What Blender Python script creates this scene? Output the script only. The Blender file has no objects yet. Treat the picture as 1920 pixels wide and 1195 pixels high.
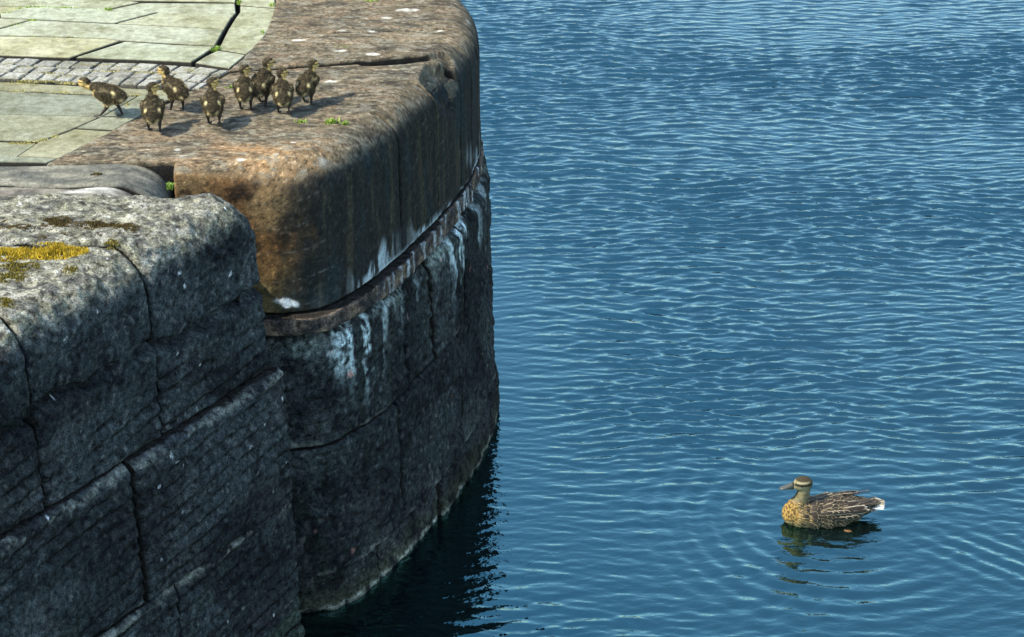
import bpy, bmesh, math, random
import numpy as np
from mathutils import Vector, Matrix
from mathutils.bvhtree import BVHTree

random.seed(7)
rng = np.random.default_rng(11)
scene = bpy.context.scene
COLL = scene.collection

# ------------------------------------------------------------------ camera, sky, sun, exposure
FPX, PITCH, CAMH = 3580.0, math.radians(27.0), 5.0
cam_d = bpy.data.cameras.new('camera')
cam_d.sensor_width = 36.0
cam_d.lens = FPX / 1920 * 36.0
cam_d.clip_start = 0.05
cam_d.clip_end = 9000.0
cam = bpy.data.objects.new('camera', cam_d)
cam.location = (0, 0, CAMH)
cam.rotation_euler = (math.radians(90) - PITCH, 0, 0)
COLL.objects.link(cam)
scene.camera = cam

SUN_EL = math.radians(48)
SUN_H = Vector((-0.945, -0.33, 0)).normalized()          # horizontal direction towards the sun
world = bpy.data.worlds.new('World')
scene.world = world
world.use_nodes = True
wn = world.node_tree.nodes
bg = wn['Background']
sky = wn.new('ShaderNodeTexSky')
sky.sky_type = 'NISHITA'
sky.sun_disc = False
sky.sun_elevation = SUN_EL
sky.sun_rotation = math.atan2(SUN_H.x, SUN_H.y)
sky.air_density = 1.2
sky.dust_density = 0.6
sky.ozone_density = 1.6
world.node_tree.links.new(sky.outputs[0], bg.inputs[0])
bg.inputs[1].default_value = 0.15

sun_d = bpy.data.lights.new('sun', 'SUN')
sun_d.energy = 3.1
sun_d.angle = math.radians(0.5)
sun_d.color = (1.0, 0.93, 0.79)
sun = bpy.data.objects.new('sun', sun_d)
to_sun = Vector((SUN_H.x * math.cos(SUN_EL), SUN_H.y * math.cos(SUN_EL), math.sin(SUN_EL)))
sun.rotation_euler = to_sun.to_track_quat('Z', 'Y').to_euler()
sun.location = (-6, -2, 12)
COLL.objects.link(sun)

scene.view_settings.view_transform = 'Standard'
scene.view_settings.look = 'None'
scene.view_settings.exposure = 1.35
scene.view_settings.gamma = 1.0
scene.view_settings.use_curve_mapping = False

# ------------------------------------------------------------------ helpers
QZ = 2.1                                                # height of the quay top above the water


def plan(px, py, z=QZ):
    """where a surveyed point of the photograph lies on the level plane z"""
    a = (px - 960) / FPX
    b = (597.5 - py) / FPX
    dy = math.cos(PITCH) + b * math.sin(PITCH)
    dz = -math.sin(PITCH) + b * math.cos(PITCH)
    t = (z - CAMH) / dz
    return (a * t, dy * t)


_perm = rng.permutation(256).astype(np.int32)
_perm = np.concatenate([_perm, _perm])
_g = rng.normal(size=(256, 3)).astype(np.float32)
_g /= np.linalg.norm(_g, axis=1, keepdims=True)


def perlin(p):
    p = np.asarray(p, np.float32)
    i = np.floor(p).astype(np.int32)
    f = p - i
    w = f * f * f * (f * (f * 6 - 15) + 10)
    i &= 255
    out = 0
    for dx in (0, 1):
        for dy in (0, 1):
            for dz in (0, 1):
                h = _perm[_perm[_perm[(i[:, 0] + dx) & 255] + ((i[:, 1] + dy) & 255)] + ((i[:, 2] + dz) & 255)]
                g = _g[h]
                d = g[:, 0] * (f[:, 0] - dx) + g[:, 1] * (f[:, 1] - dy) + g[:, 2] * (f[:, 2] - dz)
                wx = w[:, 0] if dx else 1 - w[:, 0]
                wy = w[:, 1] if dy else 1 - w[:, 1]
                wz = w[:, 2] if dz else 1 - w[:, 2]
                out = out + d * wx * wy * wz
    return out * 1.6


def fbm(p, scale, octv=4, off=0.0, gain=0.5):
    if np.isscalar(scale):
        scale = (scale,) * 3
    q = p.reshape(-1, 3) * np.array(scale, np.float32) + off
    a, s = 1.0, 0
    for _ in range(octv):
        s = s + a * perlin(q)
        q = q * 2.03 + 17.3
        a *= gain
    return s.reshape(p.shape[:-1])


def sstep(a, b, x):
    t = np.clip((x - a) / (b - a), 0, 1)
    return t * t * (3 - 2 * t)


def mixc(a, b, t):
    return a * (1 - t[..., None]) + np.asarray(b, np.float32) * t[..., None]


def new_mesh(name, verts, faces, col=None, smooth=True):
    me = bpy.data.meshes.new(name)
    verts = np.asarray(verts, np.float32).reshape(-1, 3)
    if isinstance(faces, np.ndarray) and faces.ndim == 2:
        k = faces.shape[1]
        me.vertices.add(len(verts))
        me.vertices.foreach_set('co', verts.ravel())
        me.loops.add(faces.size)
        me.loops.foreach_set('vertex_index', faces.ravel().astype(np.int32))
        me.polygons.add(len(faces))
        me.polygons.foreach_set('loop_start', np.arange(0, faces.size, k, dtype=np.int32))
        me.update(calc_edges=True)
        me.validate()
    else:
        me.from_pydata([tuple(map(float, v)) for v in verts], [], [tuple(int(i) for i in f) for f in faces])
        me.update()
    if smooth:
        me.polygons.foreach_set('use_smooth', np.ones(len(me.polygons), bool))
    if col is not None:
        set_col(me, col)
    return me


def set_col(me, col):
    at = me.color_attributes.get('Col') or me.color_attributes.new('Col', 'FLOAT_COLOR', 'POINT')
    c = np.ones((len(me.vertices), 4), np.float32)
    c[:, :3] = np.asarray(col, np.float32).reshape(-1, 3)
    at.data.foreach_set('color', c.ravel())


def obj(name, me, mat=None, parent=None):
    o = bpy.data.objects.new(name, me)
    COLL.objects.link(o)
    if mat is not None and me is not None and not me.materials:
        me.materials.append(mat)
    if parent is not None:
        o.parent = parent
    return o


def thing(name, label, cat, loc=(0, 0, 0), rz=0.0, group=None):
    o = bpy.data.objects.new(name, None)
    o.empty_display_size = 0.1
    o.location = loc
    o.rotation_euler = (0, 0, rz)
    COLL.objects.link(o)
    o['label'] = label
    o['category'] = cat
    if group:
        o['group'] = group
    return o


def structure(name, me, mat):
    o = obj(name, me, mat)
    o['kind'] = 'structure'
    return o


# ------------------------------------------------------------------ materials
def nodes(name):
    m = bpy.data.materials.new(name)
    m.use_nodes = True
    nt = m.node_tree
    return m, nt, nt.nodes['Principled BSDF']


def stone_material(name, fine=55, grit=220, amount=0.55, bump=0.5, rough=0.82, spec=0.25, dist=0.004, stain=0.0):
    m, nt, bs = nodes(name)
    N, L = nt.nodes, nt.links
    at = N.new('ShaderNodeAttribute'); at.attribute_name = 'Col'
    geo = N.new('ShaderNodeNewGeometry')
    n1 = N.new('ShaderNodeTexNoise'); n1.inputs['Scale'].default_value = fine; n1.inputs['Detail'].default_value = 5; n1.inputs['Roughness'].default_value = 0.65
    n2 = N.new('ShaderNodeTexNoise'); n2.inputs['Scale'].default_value = grit; n2.inputs['Detail'].default_value = 3
    L.new(geo.outputs['Position'], n1.inputs['Vector'])
    L.new(geo.outputs['Position'], n2.inputs['Vector'])
    r1 = N.new('ShaderNodeMapRange'); r1.inputs['From Min'].default_value = 0.3; r1.inputs['From Max'].default_value = 0.7
    r1.inputs['To Min'].default_value = 1 - amount; r1.inputs['To Max'].default_value = 1 + amount
    L.new(n1.outputs['Fac'], r1.inputs['Value'])
    r2 = N.new('ShaderNodeMapRange'); r2.inputs['From Min'].default_value = 0.3; r2.inputs['From Max'].default_value = 0.7
    r2.inputs['To Min'].default_value = 1 - amount * .7; r2.inputs['To Max'].default_value = 1 + amount * .7
    L.new(n2.outputs['Fac'], r2.inputs['Value'])
    mu = N.new('ShaderNodeMath'); mu.operation = 'MULTIPLY'
    L.new(r1.outputs[0], mu.inputs[0]); L.new(r2.outputs[0], mu.inputs[1])
    vm = N.new('ShaderNodeVectorMath'); vm.operation = 'SCALE'
    L.new(at.outputs['Color'], vm.inputs[0]); L.new(mu.outputs[0], vm.inputs['Scale'])
    last = vm.outputs[0]
    if stain:
        for sc_, lo, tint in ((3.0, .52, (0.62, 0.60, 0.46, 1)), (11.0, .58, (0.45, 0.42, 0.30, 1))):
            ns = N.new('ShaderNodeTexNoise'); ns.inputs['Scale'].default_value = sc_; ns.inputs['Detail'].default_value = 6; ns.inputs['Roughness'].default_value = 0.7
            L.new(geo.outputs['Position'], ns.inputs['Vector'])
            rs = N.new('ShaderNodeMapRange'); rs.inputs['From Min'].default_value = lo - .1; rs.inputs['From Max'].default_value = lo + .12; rs.inputs['To Max'].default_value = stain
            L.new(ns.outputs['Fac'], rs.inputs['Value'])
            mx = N.new('ShaderNodeMix'); mx.data_type = 'RGBA'; mx.blend_type = 'MULTIPLY'
            L.new(rs.outputs[0], mx.inputs[0]); L.new(last, mx.inputs[6]); mx.inputs[7].default_value = tint
            last = mx.outputs[2]
    L.new(last, bs.inputs['Base Color'])
    ad = N.new('ShaderNodeMath'); ad.operation = 'MULTIPLY_ADD'; ad.inputs[1].default_value = 0.45
    L.new(n2.outputs['Fac'], ad.inputs[0]); L.new(n1.outputs['Fac'], ad.inputs[2])
    bp = N.new('ShaderNodeBump'); bp.inputs['Strength'].default_value = bump; bp.inputs['Distance'].default_value = dist
    L.new(ad.outputs[0], bp.inputs['Height'])
    L.new(bp.outputs[0], bs.inputs['Normal'])
    bs.inputs['Roughness'].default_value = rough
    bs.inputs['Specular IOR Level'].default_value = spec
    return m


def plain_material(name, rough=0.7, spec=0.3, color=None, noise=0, amount=0.3):
    m, nt, bs = nodes(name)
    N, L = nt.nodes, nt.links
    if color is None:
        at = N.new('ShaderNodeAttribute'); at.attribute_name = 'Col'
        src = at.outputs['Color']
    else:
        rgb = N.new('ShaderNodeRGB'); rgb.outputs[0].default_value = (*color, 1)
        src = rgb.outputs[0]
    if noise:
        tc = N.new('ShaderNodeTexCoord')
        n1 = N.new('ShaderNodeTexNoise'); n1.inputs['Scale'].default_value = noise; n1.inputs['Detail'].default_value = 3
        L.new(tc.outputs['Object'], n1.inputs['Vector'])
        r1 = N.new('ShaderNodeMapRange'); r1.inputs['From Min'].default_value = 0.3; r1.inputs['From Max'].default_value = 0.7
        r1.inputs['To Min'].default_value = 1 - amount; r1.inputs['To Max'].default_value = 1 + amount
        L.new(n1.outputs['Fac'], r1.inputs['Value'])
        vm = N.new('ShaderNodeVectorMath'); vm.operation = 'SCALE'
        L.new(src, vm.inputs[0]); L.new(r1.outputs[0], vm.inputs['Scale'])
        src = vm.outputs[0]
    L.new(src, bs.inputs['Base Color'])
    bs.inputs['Roughness'].default_value = rough
    bs.inputs['Specular IOR Level'].default_value = spec
    return m


M_COPE = stone_material('sandstone_coping', 38, 150, 0.40, 0.8, 0.9, 0.08, 0.005)
M_WALL = stone_material('dark_tooled_stone', 42, 160, 0.85, 1.0, 0.9, 0.06, 0.006)
M_FLAG = stone_material('paving_flag', 30, 160, 0.3, 0.6, 0.85, 0.25, 0.004, stain=0.8)
M_SETT = stone_material('granite_sett', 70, 200, 0.5, 0.8, 0.8, 0.3, 0.004, stain=0.8)
M_EARTH = stone_material('joint_earth', 60, 200, 0.5, 0.6, 0.95, 0.1)
M_PLANT = plain_material('leaf', 0.6, 0.3)
M_MOSS = plain_material('moss', 0.9, 0.1)
M_DOWN = plain_material('down_plumage', 0.85, 0.1, noise=420, amount=0.35)
M_FEATHER = plain_material('feather', 0.6, 0.25)
M_BILL = plain_material('bill', 0.4, 0.4)
M_EYE = plain_material('eye', 0.08, 0.6, color=(0.006, 0.005, 0.004))
M_FOOT = plain_material('foot', 0.55, 0.4)

m, nt, bs = nodes('lake_water')
N, L = nt.nodes, nt.links
bs.inputs['Base Color'].default_value = (0.0015, 0.0028, 0.003, 1)
bs.inputs['Roughness'].default_value = 0.04
bs.inputs['IOR'].default_value = 2.55
bs.inputs['Specular Tint'].default_value = (0.38, 0.98, 1.0, 1)
geo = N.new('ShaderNodeNewGeometry')
mp = N.new('ShaderNodeMapping'); mp.inputs['Scale'].default_value = (0.55, 1.0, 1.0)
L.new(geo.outputs['Position'], mp.inputs['Vector'])
nz = N.new('ShaderNodeTexNoise'); nz.inputs['Scale'].default_value = 45; nz.inputs['Detail'].default_value = 2.0
L.new(mp.outputs[0], nz.inputs['Vector'])
bp = N.new('ShaderNodeBump'); bp.inputs['Strength'].default_value = 0.4; bp.inputs['Distance'].default_value = 0.006
L.new(nz.outputs['Fac'], bp.inputs['Height'])
L.new(bp.outputs[0], bs.inputs['Normal'])
M_WATER = m

# ------------------------------------------------------------------ the plan of the round-ended quay
def catmull(pts, step=0.01):
    P = np.array(pts, float)
    P = np.vstack([2 * P[0] - P[1], P, 2 * P[-1] - P[-2]])
    out = []
    for k in range(1, len(P) - 2):
        p0, p1, p2, p3 = P[k - 1:k + 3]
        n = max(2, int(np.linalg.norm(p2 - p1) / step))
        # centripetal knots keep the tight corner from overshooting
        t0 = 0; t1 = t0 + np.linalg.norm(p1 - p0) ** .5; t2 = t1 + np.linalg.norm(p2 - p1) ** .5; t3 = t2 + np.linalg.norm(p3 - p2) ** .5
        t = np.linspace(t1, t2, n, endpoint=False)[:, None]
        A1 = (t1 - t) / (t1 - t0) * p0 + (t - t0) / (t1 - t0) * p1
        A2 = (t2 - t) / (t2 - t1) * p1 + (t - t1) / (t2 - t1) * p2
        A3 = (t3 - t) / (t3 - t2) * p2 + (t - t2) / (t3 - t2) * p3
        B1 = (t2 - t) / (t2 - t0) * A1 + (t - t0) / (t2 - t0) * A2
        B2 = (t3 - t) / (t3 - t1) * A2 + (t - t1) / (t3 - t1) * A3
        out.append((t2 - t) / (t2 - t1) * B1 + (t - t1) / (t2 - t1) * B2)
    out.append(P[-2][None])
    return np.vstack(out)


class Curve:
    def __init__(self, pts):
        self.p = catmull(pts)
        d = np.linalg.norm(np.diff(self.p, axis=0), axis=1)
        self.s = np.concatenate([[0], np.cumsum(d)])
        t = np.gradient(self.p, axis=0)
        # soften tangents a little so faces stay smooth
        k = np.ones(9) / 9
        t = np.stack([np.convolve(np.pad(t[:, i], 4, mode='edge'), k, mode='valid') for i in (0, 1)], 1)
        t /= np.linalg.norm(t, axis=1, keepdims=True)
        self.n = np.stack([t[:, 1], -t[:, 0]], 1)          # outward = right of heading
        self.len = self.s[-1]

    def at(self, s):
        return np.stack([np.interp(s, self.s, self.p[:, 0]), np.interp(s, self.s, self.p[:, 1])], -1)

    def nrm(self, s):
        n = np.stack([np.interp(s, self.s, self.n[:, 0]), np.interp(s, self.s, self.n[:, 1])], -1)
        return n / np.linalg.norm(n, axis=-1, keepdims=True)

    def near(self, x, y):
        return self.s[np.argmin((self.p[:, 0] - x) ** 2 + (self.p[:, 1] - y) ** 2)]


FACE = Curve([(-2.2, 7.01), (-1.5, 7.01), (-1.05, 7.01), (-0.92, 7.012), (-0.80, 7.05), (-0.70, 7.165), (-0.612, 7.305), (-0.48, 7.59),
              (-0.338, 7.97), (-0.24, 8.28), (-0.182, 8.55), (-0.158, 8.8), (-0.175, 9.08), (-0.25, 9.42), (-0.38, 9.78), (-0.62, 10.2),
              (-0.95, 10.55), (-1.4, 10.82), (-2.0, 11.0), (-3.0, 11.1), (-5, 11.1), (-9, 11.1)])
INNER = [plan(87, 307), plan(245, 226), plan(373, 164), plan(428, 135), plan(473, 93), plan(496, 67), plan(514, 15),
         (-1.21, 9.5), (-1.36, 9.82), (-1.62, 10.05), (-2.1, 10.18), (-3.2, 10.2), (-9, 10.2)]
JOINT = [FACE.near(-1.355, 7.01), FACE.near(-0.48, 7.59), FACE.near(-0.335, 7.975), FACE.near(-0.236, 8.29), FACE.near(-0.19, 8.5),
         FACE.near(-0.166, 8.68), FACE.near(-0.175, 9.08), FACE.near(-0.28, 9.52), FACE.near(-0.55, 10.1), FACE.near(-1.0, 10.59),
         FACE.near(-1.9, 10.98), FACE.near(-3.2, 11.1), FACE.near(-9, 11.1)]
INNER_DENSE = Curve(INNER)


def grid_stone(name, parent, mat, pos, nrm, eu, ev, r_u, r_v, depth, disp, colour, gap_noise=0.004, seed=0.0):
    """one stone: a dense face grid with worn edges, turned back into the wall on all four sides"""
    nu, nv = pos.shape[:2]
    wob = fbm(pos, 9.0, 3, seed + 3.1) * gap_noise

    def inset(e, r):
        e = np.clip(e + wob, 0, None)
        q = np.clip(r - e, 0, r)
        return r - np.sqrt(np.maximum(r * r - q * q, 0))
    ins = inset(eu, r_u) + inset(ev, r_v)
    p = pos + nrm * (disp - ins)[..., None]
    col = colour(p, nrm)
    idx = np.arange(nu * nv).reshape(nu, nv)
    f = np.stack([idx[:-1, :-1], idx[1:, :-1], idx[1:, 1:], idx[:-1, 1:]], -1).reshape(-1, 4)
    ring = np.concatenate([idx[:, 0], idx[-1, 1:], idx[-2::-1, -1], idx[0, -2:0:-1]])
    rp = p.reshape(-1, 3)[ring]
    rn = nrm.reshape(-1, 3)[ring]
    back = rp - rn * depth
    mid = rp - rn * 0.008
    k = len(ring)
    b0 = nu * nv
    nxt = np.roll(np.arange(k), -1)
    ar = np.arange(k)
    skirt = np.concatenate([np.stack([ring[nxt], ring, b0 + ar, b0 + nxt], -1), np.stack([b0 + nxt, b0 + ar, b0 + k + ar, b0 + k + nxt], -1)])
    V = np.concatenate([p.reshape(-1, 3), mid, back])
    dirt_c = np.array((.018, .016, .013), np.float32)
    C = np.concatenate([col.reshape(-1, 3), np.tile(dirt_c * 1.3, (k, 1)), np.tile(dirt_c, (k, 1))])
    F = np.concatenate([f, skirt])
    # outward check
    a, b, c = V[f[len(f) // 2][0]], V[f[len(f) // 2][1]], V[f[len(f) // 2][2]]
    if np.dot(np.cross(b - a, c - a), nrm.reshape(-1, 3)[f[len(f) // 2][0]]) < 0:
        F = F[:, ::-1]
    me = new_mesh(name, V, np.ascontiguousarray(F), C)
    return obj(name, me, mat, parent)


# ------------------------------------------------------------------ colours of the stones (all in world metres)
def splat_mask(P, spots):
    mk = np.zeros(P.shape[:-1], np.float32)
    wob = fbm(P, 45, 2, 5.5) * 0.5
    for (x, y, rx, ry) in spots:
        d = ((P[..., 0] - x) / rx) ** 2 + ((P[..., 1] - y) / ry) ** 2 + wob
        mk = np.maximum(mk, 1 - sstep(0.5, 1.1, d))
    return mk


DROPPINGS = []
for (px, py, wx, wy) in [(765, 24, 30, 4), (560, 79, 16, 3), (638, 100, 18, 3), (700, 106, 18, 3), (622, 151, 16, 3), (725, 38, 16, 3),
                         (333, 281, 9, 3), (342, 293, 9, 2), (518, 290, 8, 2), (667, 285, 5, 4), (550, 268, 8, 2), (612, 288, 18, 6),
                         (640, 62, 10, 2), (825, 62, 8, 2), (570, 302, 12, 3), (700, 62, 12, 2), (450, 298, 10, 3), (880, 30, 8, 5)]:
    x0, y0 = plan(px, py)
    x1, _ = plan(px + wx, py)
    _, y1 = plan(px, py - wy)
    DROPPINGS.append((x0, y0, (x1 - x0) * .8, (y1 - y0) * .75))


def coping_colour(front):
    def fn(P, Nn):
        n1 = fbm(P, (2.2, 6.5, 2.2), 4, 1.0)
        n2 = fbm(P, (7, 16, 7), 4, 9.0)
        n3 = fbm(P, (20, 48, 14), 3, 21.0)
        c = np.empty(P.shape, np.float32)
        c[:] = (0.175, 0.148, 0.095)
        c = mixc(c, (0.125, 0.118, 0.085), sstep(-.1, .5, n1))                 # grey film
        c = mixc(c, (0.225, 0.175, 0.115), sstep(.05, .6, n2) * .8)            # bare warm sandstone
        c = mixc(c, (0.065, 0.058, 0.045), sstep(.1, .6, -n2) * .75)            # dark dirt
        c = mixc(c, (0.30, 0.265, 0.19), sstep(.32, .62, n3) * .7)
        c = mixc(c, (0.05, 0.043, 0.033), sstep(.3, .65, -n3) * .6)
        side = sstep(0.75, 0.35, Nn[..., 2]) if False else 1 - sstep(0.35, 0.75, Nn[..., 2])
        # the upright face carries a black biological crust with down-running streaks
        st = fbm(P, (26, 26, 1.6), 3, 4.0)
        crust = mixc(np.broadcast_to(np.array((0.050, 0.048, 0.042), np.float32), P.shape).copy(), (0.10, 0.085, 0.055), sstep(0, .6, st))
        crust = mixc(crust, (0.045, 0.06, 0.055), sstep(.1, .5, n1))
        if front:
            # the end face: raw orange-brown stone with dark blotches
            endf = 1 - sstep(-1.02, -0.80, P[..., 0] + 0.10 * n1 + 0.05 * n2)
            raw = mixc(np.broadcast_to(np.array((0.29, 0.155, 0.062), np.float32), P.shape).copy(), (0.40, 0.26, 0.12), sstep(-.2, .5, fbm(P, 5, 3, 31)))
            raw = mixc(raw, (0.030, 0.024, 0.018), sstep(.05, .5, fbm(P, 6, 5, 41) + .25 * n3) * .85)
            raw = mixc(raw, (0.24, 0.20, 0.085), sstep(1.75, 1.5, P[..., 2]) * .5 if False else (1 - sstep(1.5, 1.8, P[..., 2])) * .5)
            crust = mixc(crust, (1, 1, 1), np.zeros(P.shape[:-1], np.float32))
            crust = crust * (1 - endf[..., None]) + raw * endf[..., None]
            worn = np.exp(-((P[..., 0] + 0.98) / .28) ** 2 - ((P[..., 1] - 7.13) / .13) ** 2)
            c = mixc(c, (0.50, 0.30, 0.13), np.clip(worn * (1.0 + n2) * .9, 0, 1) * .5)
            c = mixc(c, (0.40, 0.32, 0.19), np.clip(worn * sstep(.1, .6, n3), 0, 1) * .6)
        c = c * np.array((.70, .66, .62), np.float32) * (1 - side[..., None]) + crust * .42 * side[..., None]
        n4 = fbm(P, (55, 100, 55), 2, 141)
        c = mixc(c, (0.022, 0.019, 0.015), sstep(.42, .5, n4) * .7)                       # sharp little pits
        c = c * (1 + .8 * sstep(.45, .52, -n4))[..., None]
        li = sstep(.34, .40, fbm(P, (12, 22, 12), 5, 151, .6)) * sstep(0.3, 0.8, Nn[..., 2])
        c = mixc(c, (0.20, 0.185, 0.135), li * .55)                                       # lichen with firm edges
        # lime runs at the foot of the face
        run = fbm(P, (26, 26, 2.2), 4, 61) + .5 * n3
        hgt = 0.05 + 0.22 * np.clip(fbm(P * np.array((1, 1, 0)), 3.2, 3, 71) + .25, 0, 1)
        lime = side * (1 - sstep(hgt * .5, hgt, P[..., 2] - 1.45)) * sstep(-.1, .35, run)
        spread = np.exp(-((P[..., 1] - 7.36) / .13) ** 2) + .9 * np.exp(-((P[..., 1] - 7.82) / .12) ** 2) + .35 * sstep(.1, .5, fbm(P, 2.2, 2, 207))
        lime = lime * np.clip(spread, 0, 1) * sstep(-0.92, -0.62, P[..., 0]) + side * np.exp(-((P[..., 2] - 1.455) / .012) ** 2) * sstep(-.3, .3, n2) * sstep(7.3, 7.5, P[..., 1]) * .8
        c = mixc(c, (0.50, 0.58, 0.58), np.clip(lime, 0, 1) * .8)
        if front:
            d = ((P[..., 0] + 0.93) / .05) ** 2 + ((P[..., 2] - 1.5 + .3 * (P[..., 0] + .93)) / .02) ** 2
            c = mixc(c, (0.75, 0.75, 0.72), (1 - sstep(.5, 1.2, d + n3)) * side)
        # scratches from ropes along the face
        sc = np.abs(((P[..., 2] * 1.0 - 0.30 * (P[..., 1])) * 9.0 + .3 * n1) % 1 - .5)
        c = mixc(c, (0.26, 0.25, 0.21), side * (1 - sstep(.0, .022, sc)) * sstep(.05, .35, fbm(P, 1.6, 2, 83)) * .22)
        top = sstep(0.6, 0.9, Nn[..., 2])
        c = mixc(c, (0.50, 0.48, 0.40), splat_mask(P, DROPPINGS) * top * (.55 + .35 * sstep(-.2, .3, n3)))
        return np.clip(c, .01, 1)
    return fn


def wall_colour(P, Nn):
    n1 = fbm(P, 3.0, 4, 2.0)
    n2 = fbm(P, 11, 4, 12.0)
    n3 = fbm(P, 38, 3, 23.0)
    st = fbm(P, (30, 30, 2.0), 3, 33.0)
    c = np.empty(P.shape, np.float32)
    c[:] = (0.058, 0.070, 0.068)
    c = mixc(c, (0.105, 0.110, 0.105), sstep(-.1, .6, n1) * .7)
    c = mixc(c, (0.036, 0.037, 0.037), sstep(.0, .5, -n2) * .75)
    c = mixc(c, (0.16, 0.165, 0.15), sstep(.25, .6, n3) * .55)
    c = mixc(c, (0.055, 0.075, 0.060), sstep(.1, .6, st) * .5)
    # lime weeping from the bed joint under the ledge
    run = fbm(P, (14, 14, 1.3), 4, 61) + .3 * n3 + .1
    reach = 0.06 + 0.75 * np.clip(fbm(P * np.array((1, 1, 0.15)), 2.6, 3, 74) + .12, 0, 1)
    lime = (1 - sstep(reach * .3, reach, 1.36 - P[..., 2])) * sstep(.0, .4, run)
    spread = np.exp(-((P[..., 1] - 7.27) / .17) ** 2) + .9 * np.exp(-((P[..., 1] - 8.25) / .2) ** 2) + .5 * sstep(.1, .5, fbm(P, 2.2, 2, 207))
    lime = lime * np.clip(spread, 0, 1) * sstep(-0.95, -0.72, P[..., 0])
    c = mixc(c, (0.46, 0.56, 0.54), np.clip(lime, 0, 1) * .85)
    # pale weathered shoulder of the top bed
    sh = sstep(1.22, 1.33, P[..., 2] + .05 * n2)
    c = mixc(c, (0.24, 0.28, 0.23), sh * sstep(-.3, .4, n1 + .4 * n3) * .8)
    # horizontal bed joints: pale mortar lips
    for zj in (0.82, 0.19):
        lip = np.exp(-((P[..., 2] - zj - .015 - .02 * n2) / .014) ** 2) * sstep(-.1, .4, fbm(P, 5, 3, 91))
        c = mixc(c, (0.24, 0.25, 0.20), np.clip(lip, 0, 1) * .6)
    # algae and the tide mark
    alg = 1 - sstep(0.03, 0.20, P[..., 2] + .06 * n1)
    c = mixc(c, (0.105, 0.112, 0.062), alg * .75 * sstep(-.7, .1, n2))
    tide = np.exp(-((P[..., 2] - .012 - .010 * n3 - .006 * n2) / .010) ** 2)
    c = mixc(c, (0.36, 0.37, 0.30), np.clip(tide, 0, 1) * .75 * sstep(-.5, .2, n2))
    # a few red-raw chips
    ch = sstep(.93, .97, fbm(P, 13, 2, 133))
    c = mixc(c, (0.5, 0.2, 0.14), ch * .6)
    k_ = np.clip((c.max(-1) - .05) / .25, 0, 1)[..., None]
    cl = .62 + .7 * sstep(-.5, .6, fbm(P, 1.7, 3, 222))[..., None]
    return np.clip(c * (.30 + .6 * k_) * cl, .006, 1)


def near_colour(P, Nn):
    n1 = fbm(P, 3.2, 4, 6.0)
    n2 = fbm(P, (9, 16, 12), 4, 16.0)
    n3 = fbm(P, (26, 42, 36), 3, 26.0)
    up = sstep(0.2, 0.75, Nn[..., 2] + .15 * n2)
    c = np.empty(P.shape, np.float32)
    c[:] = (0.064, 0.076, 0.076)
    c = mixc(c, (0.112, 0.118, 0.115), sstep(-.1, .6, n1) * .7)
    c = mixc(c, (0.036, 0.038, 0.04), sstep(.0, .5, -n2) * .75)
    c = mixc(c, (0.19, 0.195, 0.18), sstep(.3, .62, n3) * .6)
    bare = np.empty(P.shape, np.float32)
    bare[:] = (0.25, 0.24, 0.165)
    bare = mixc(bare, (0.36, 0.345, 0.28), sstep(0, .5, n2) * .8)
    bare = mixc(bare, (0.12, 0.118, 0.105), sstep(.05, .5, -n2) * .8)
    bare = mixc(bare, (0.50, 0.48, 0.36), sstep(.3, .6, n3) * .7)
    bare = mixc(bare, (0.05, 0.045, 0.035), sstep(.32, .6, -n3) * .7)
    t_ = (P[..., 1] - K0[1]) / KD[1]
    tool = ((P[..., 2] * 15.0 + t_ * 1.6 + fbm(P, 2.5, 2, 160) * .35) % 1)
    groove_shade = np.exp(-((tool - .70) / .09) ** 2) * sstep(-.45, .1, fbm(P, 2.8, 2, 170)) * sstep(-.5, .1, fbm(P, 9, 2, 177))  # shade inside the tool grooves, painted into the stone colour
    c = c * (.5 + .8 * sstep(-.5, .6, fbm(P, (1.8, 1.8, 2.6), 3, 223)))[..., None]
    c = c * (.44 - .36 * (groove_shade * (1 - sstep(1.58, 1.72, P[..., 2])))[..., None])
    c = c * (1 - up[..., None]) + bare * .62 * up[..., None]
    # weathered bed-joint lips, with light on the ledges painted in as pale colour; lichen flecks
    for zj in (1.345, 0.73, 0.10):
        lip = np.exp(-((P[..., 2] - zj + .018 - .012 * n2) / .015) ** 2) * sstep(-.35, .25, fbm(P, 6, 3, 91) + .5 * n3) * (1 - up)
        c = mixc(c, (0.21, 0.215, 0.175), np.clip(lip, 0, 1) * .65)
    fl = sstep(.86, .94, fbm(P, (34, 34, 22), 2, 151)) * sstep(-.2, .3, n1)
    c = mixc(c, (0.72, 0.74, 0.70), fl * .8)
    gr = sstep(.2, .6, fbm(P, 2.0, 3, 171)) * (1 - sstep(.5, 1.2, P[..., 2]))
    c = mixc(c, (0.035, 0.048, 0.034), gr * .7)
    return np.clip(c, .008, 1)


# ------------------------------------------------------------------ the far quay wall
quay = thing('quay_wall', 'curved brown sandstone quay wall with rounded coping that the ducklings walk on', 'wall')
R_NOSE = 0.15
CB = 1.45                                               # underside of the coping
inner_s = [INNER_DENSE.near(*p) for p in INNER]


def tinted(fn, f):
    return lambda P, Nn: fn(P, Nn) * f


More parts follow.
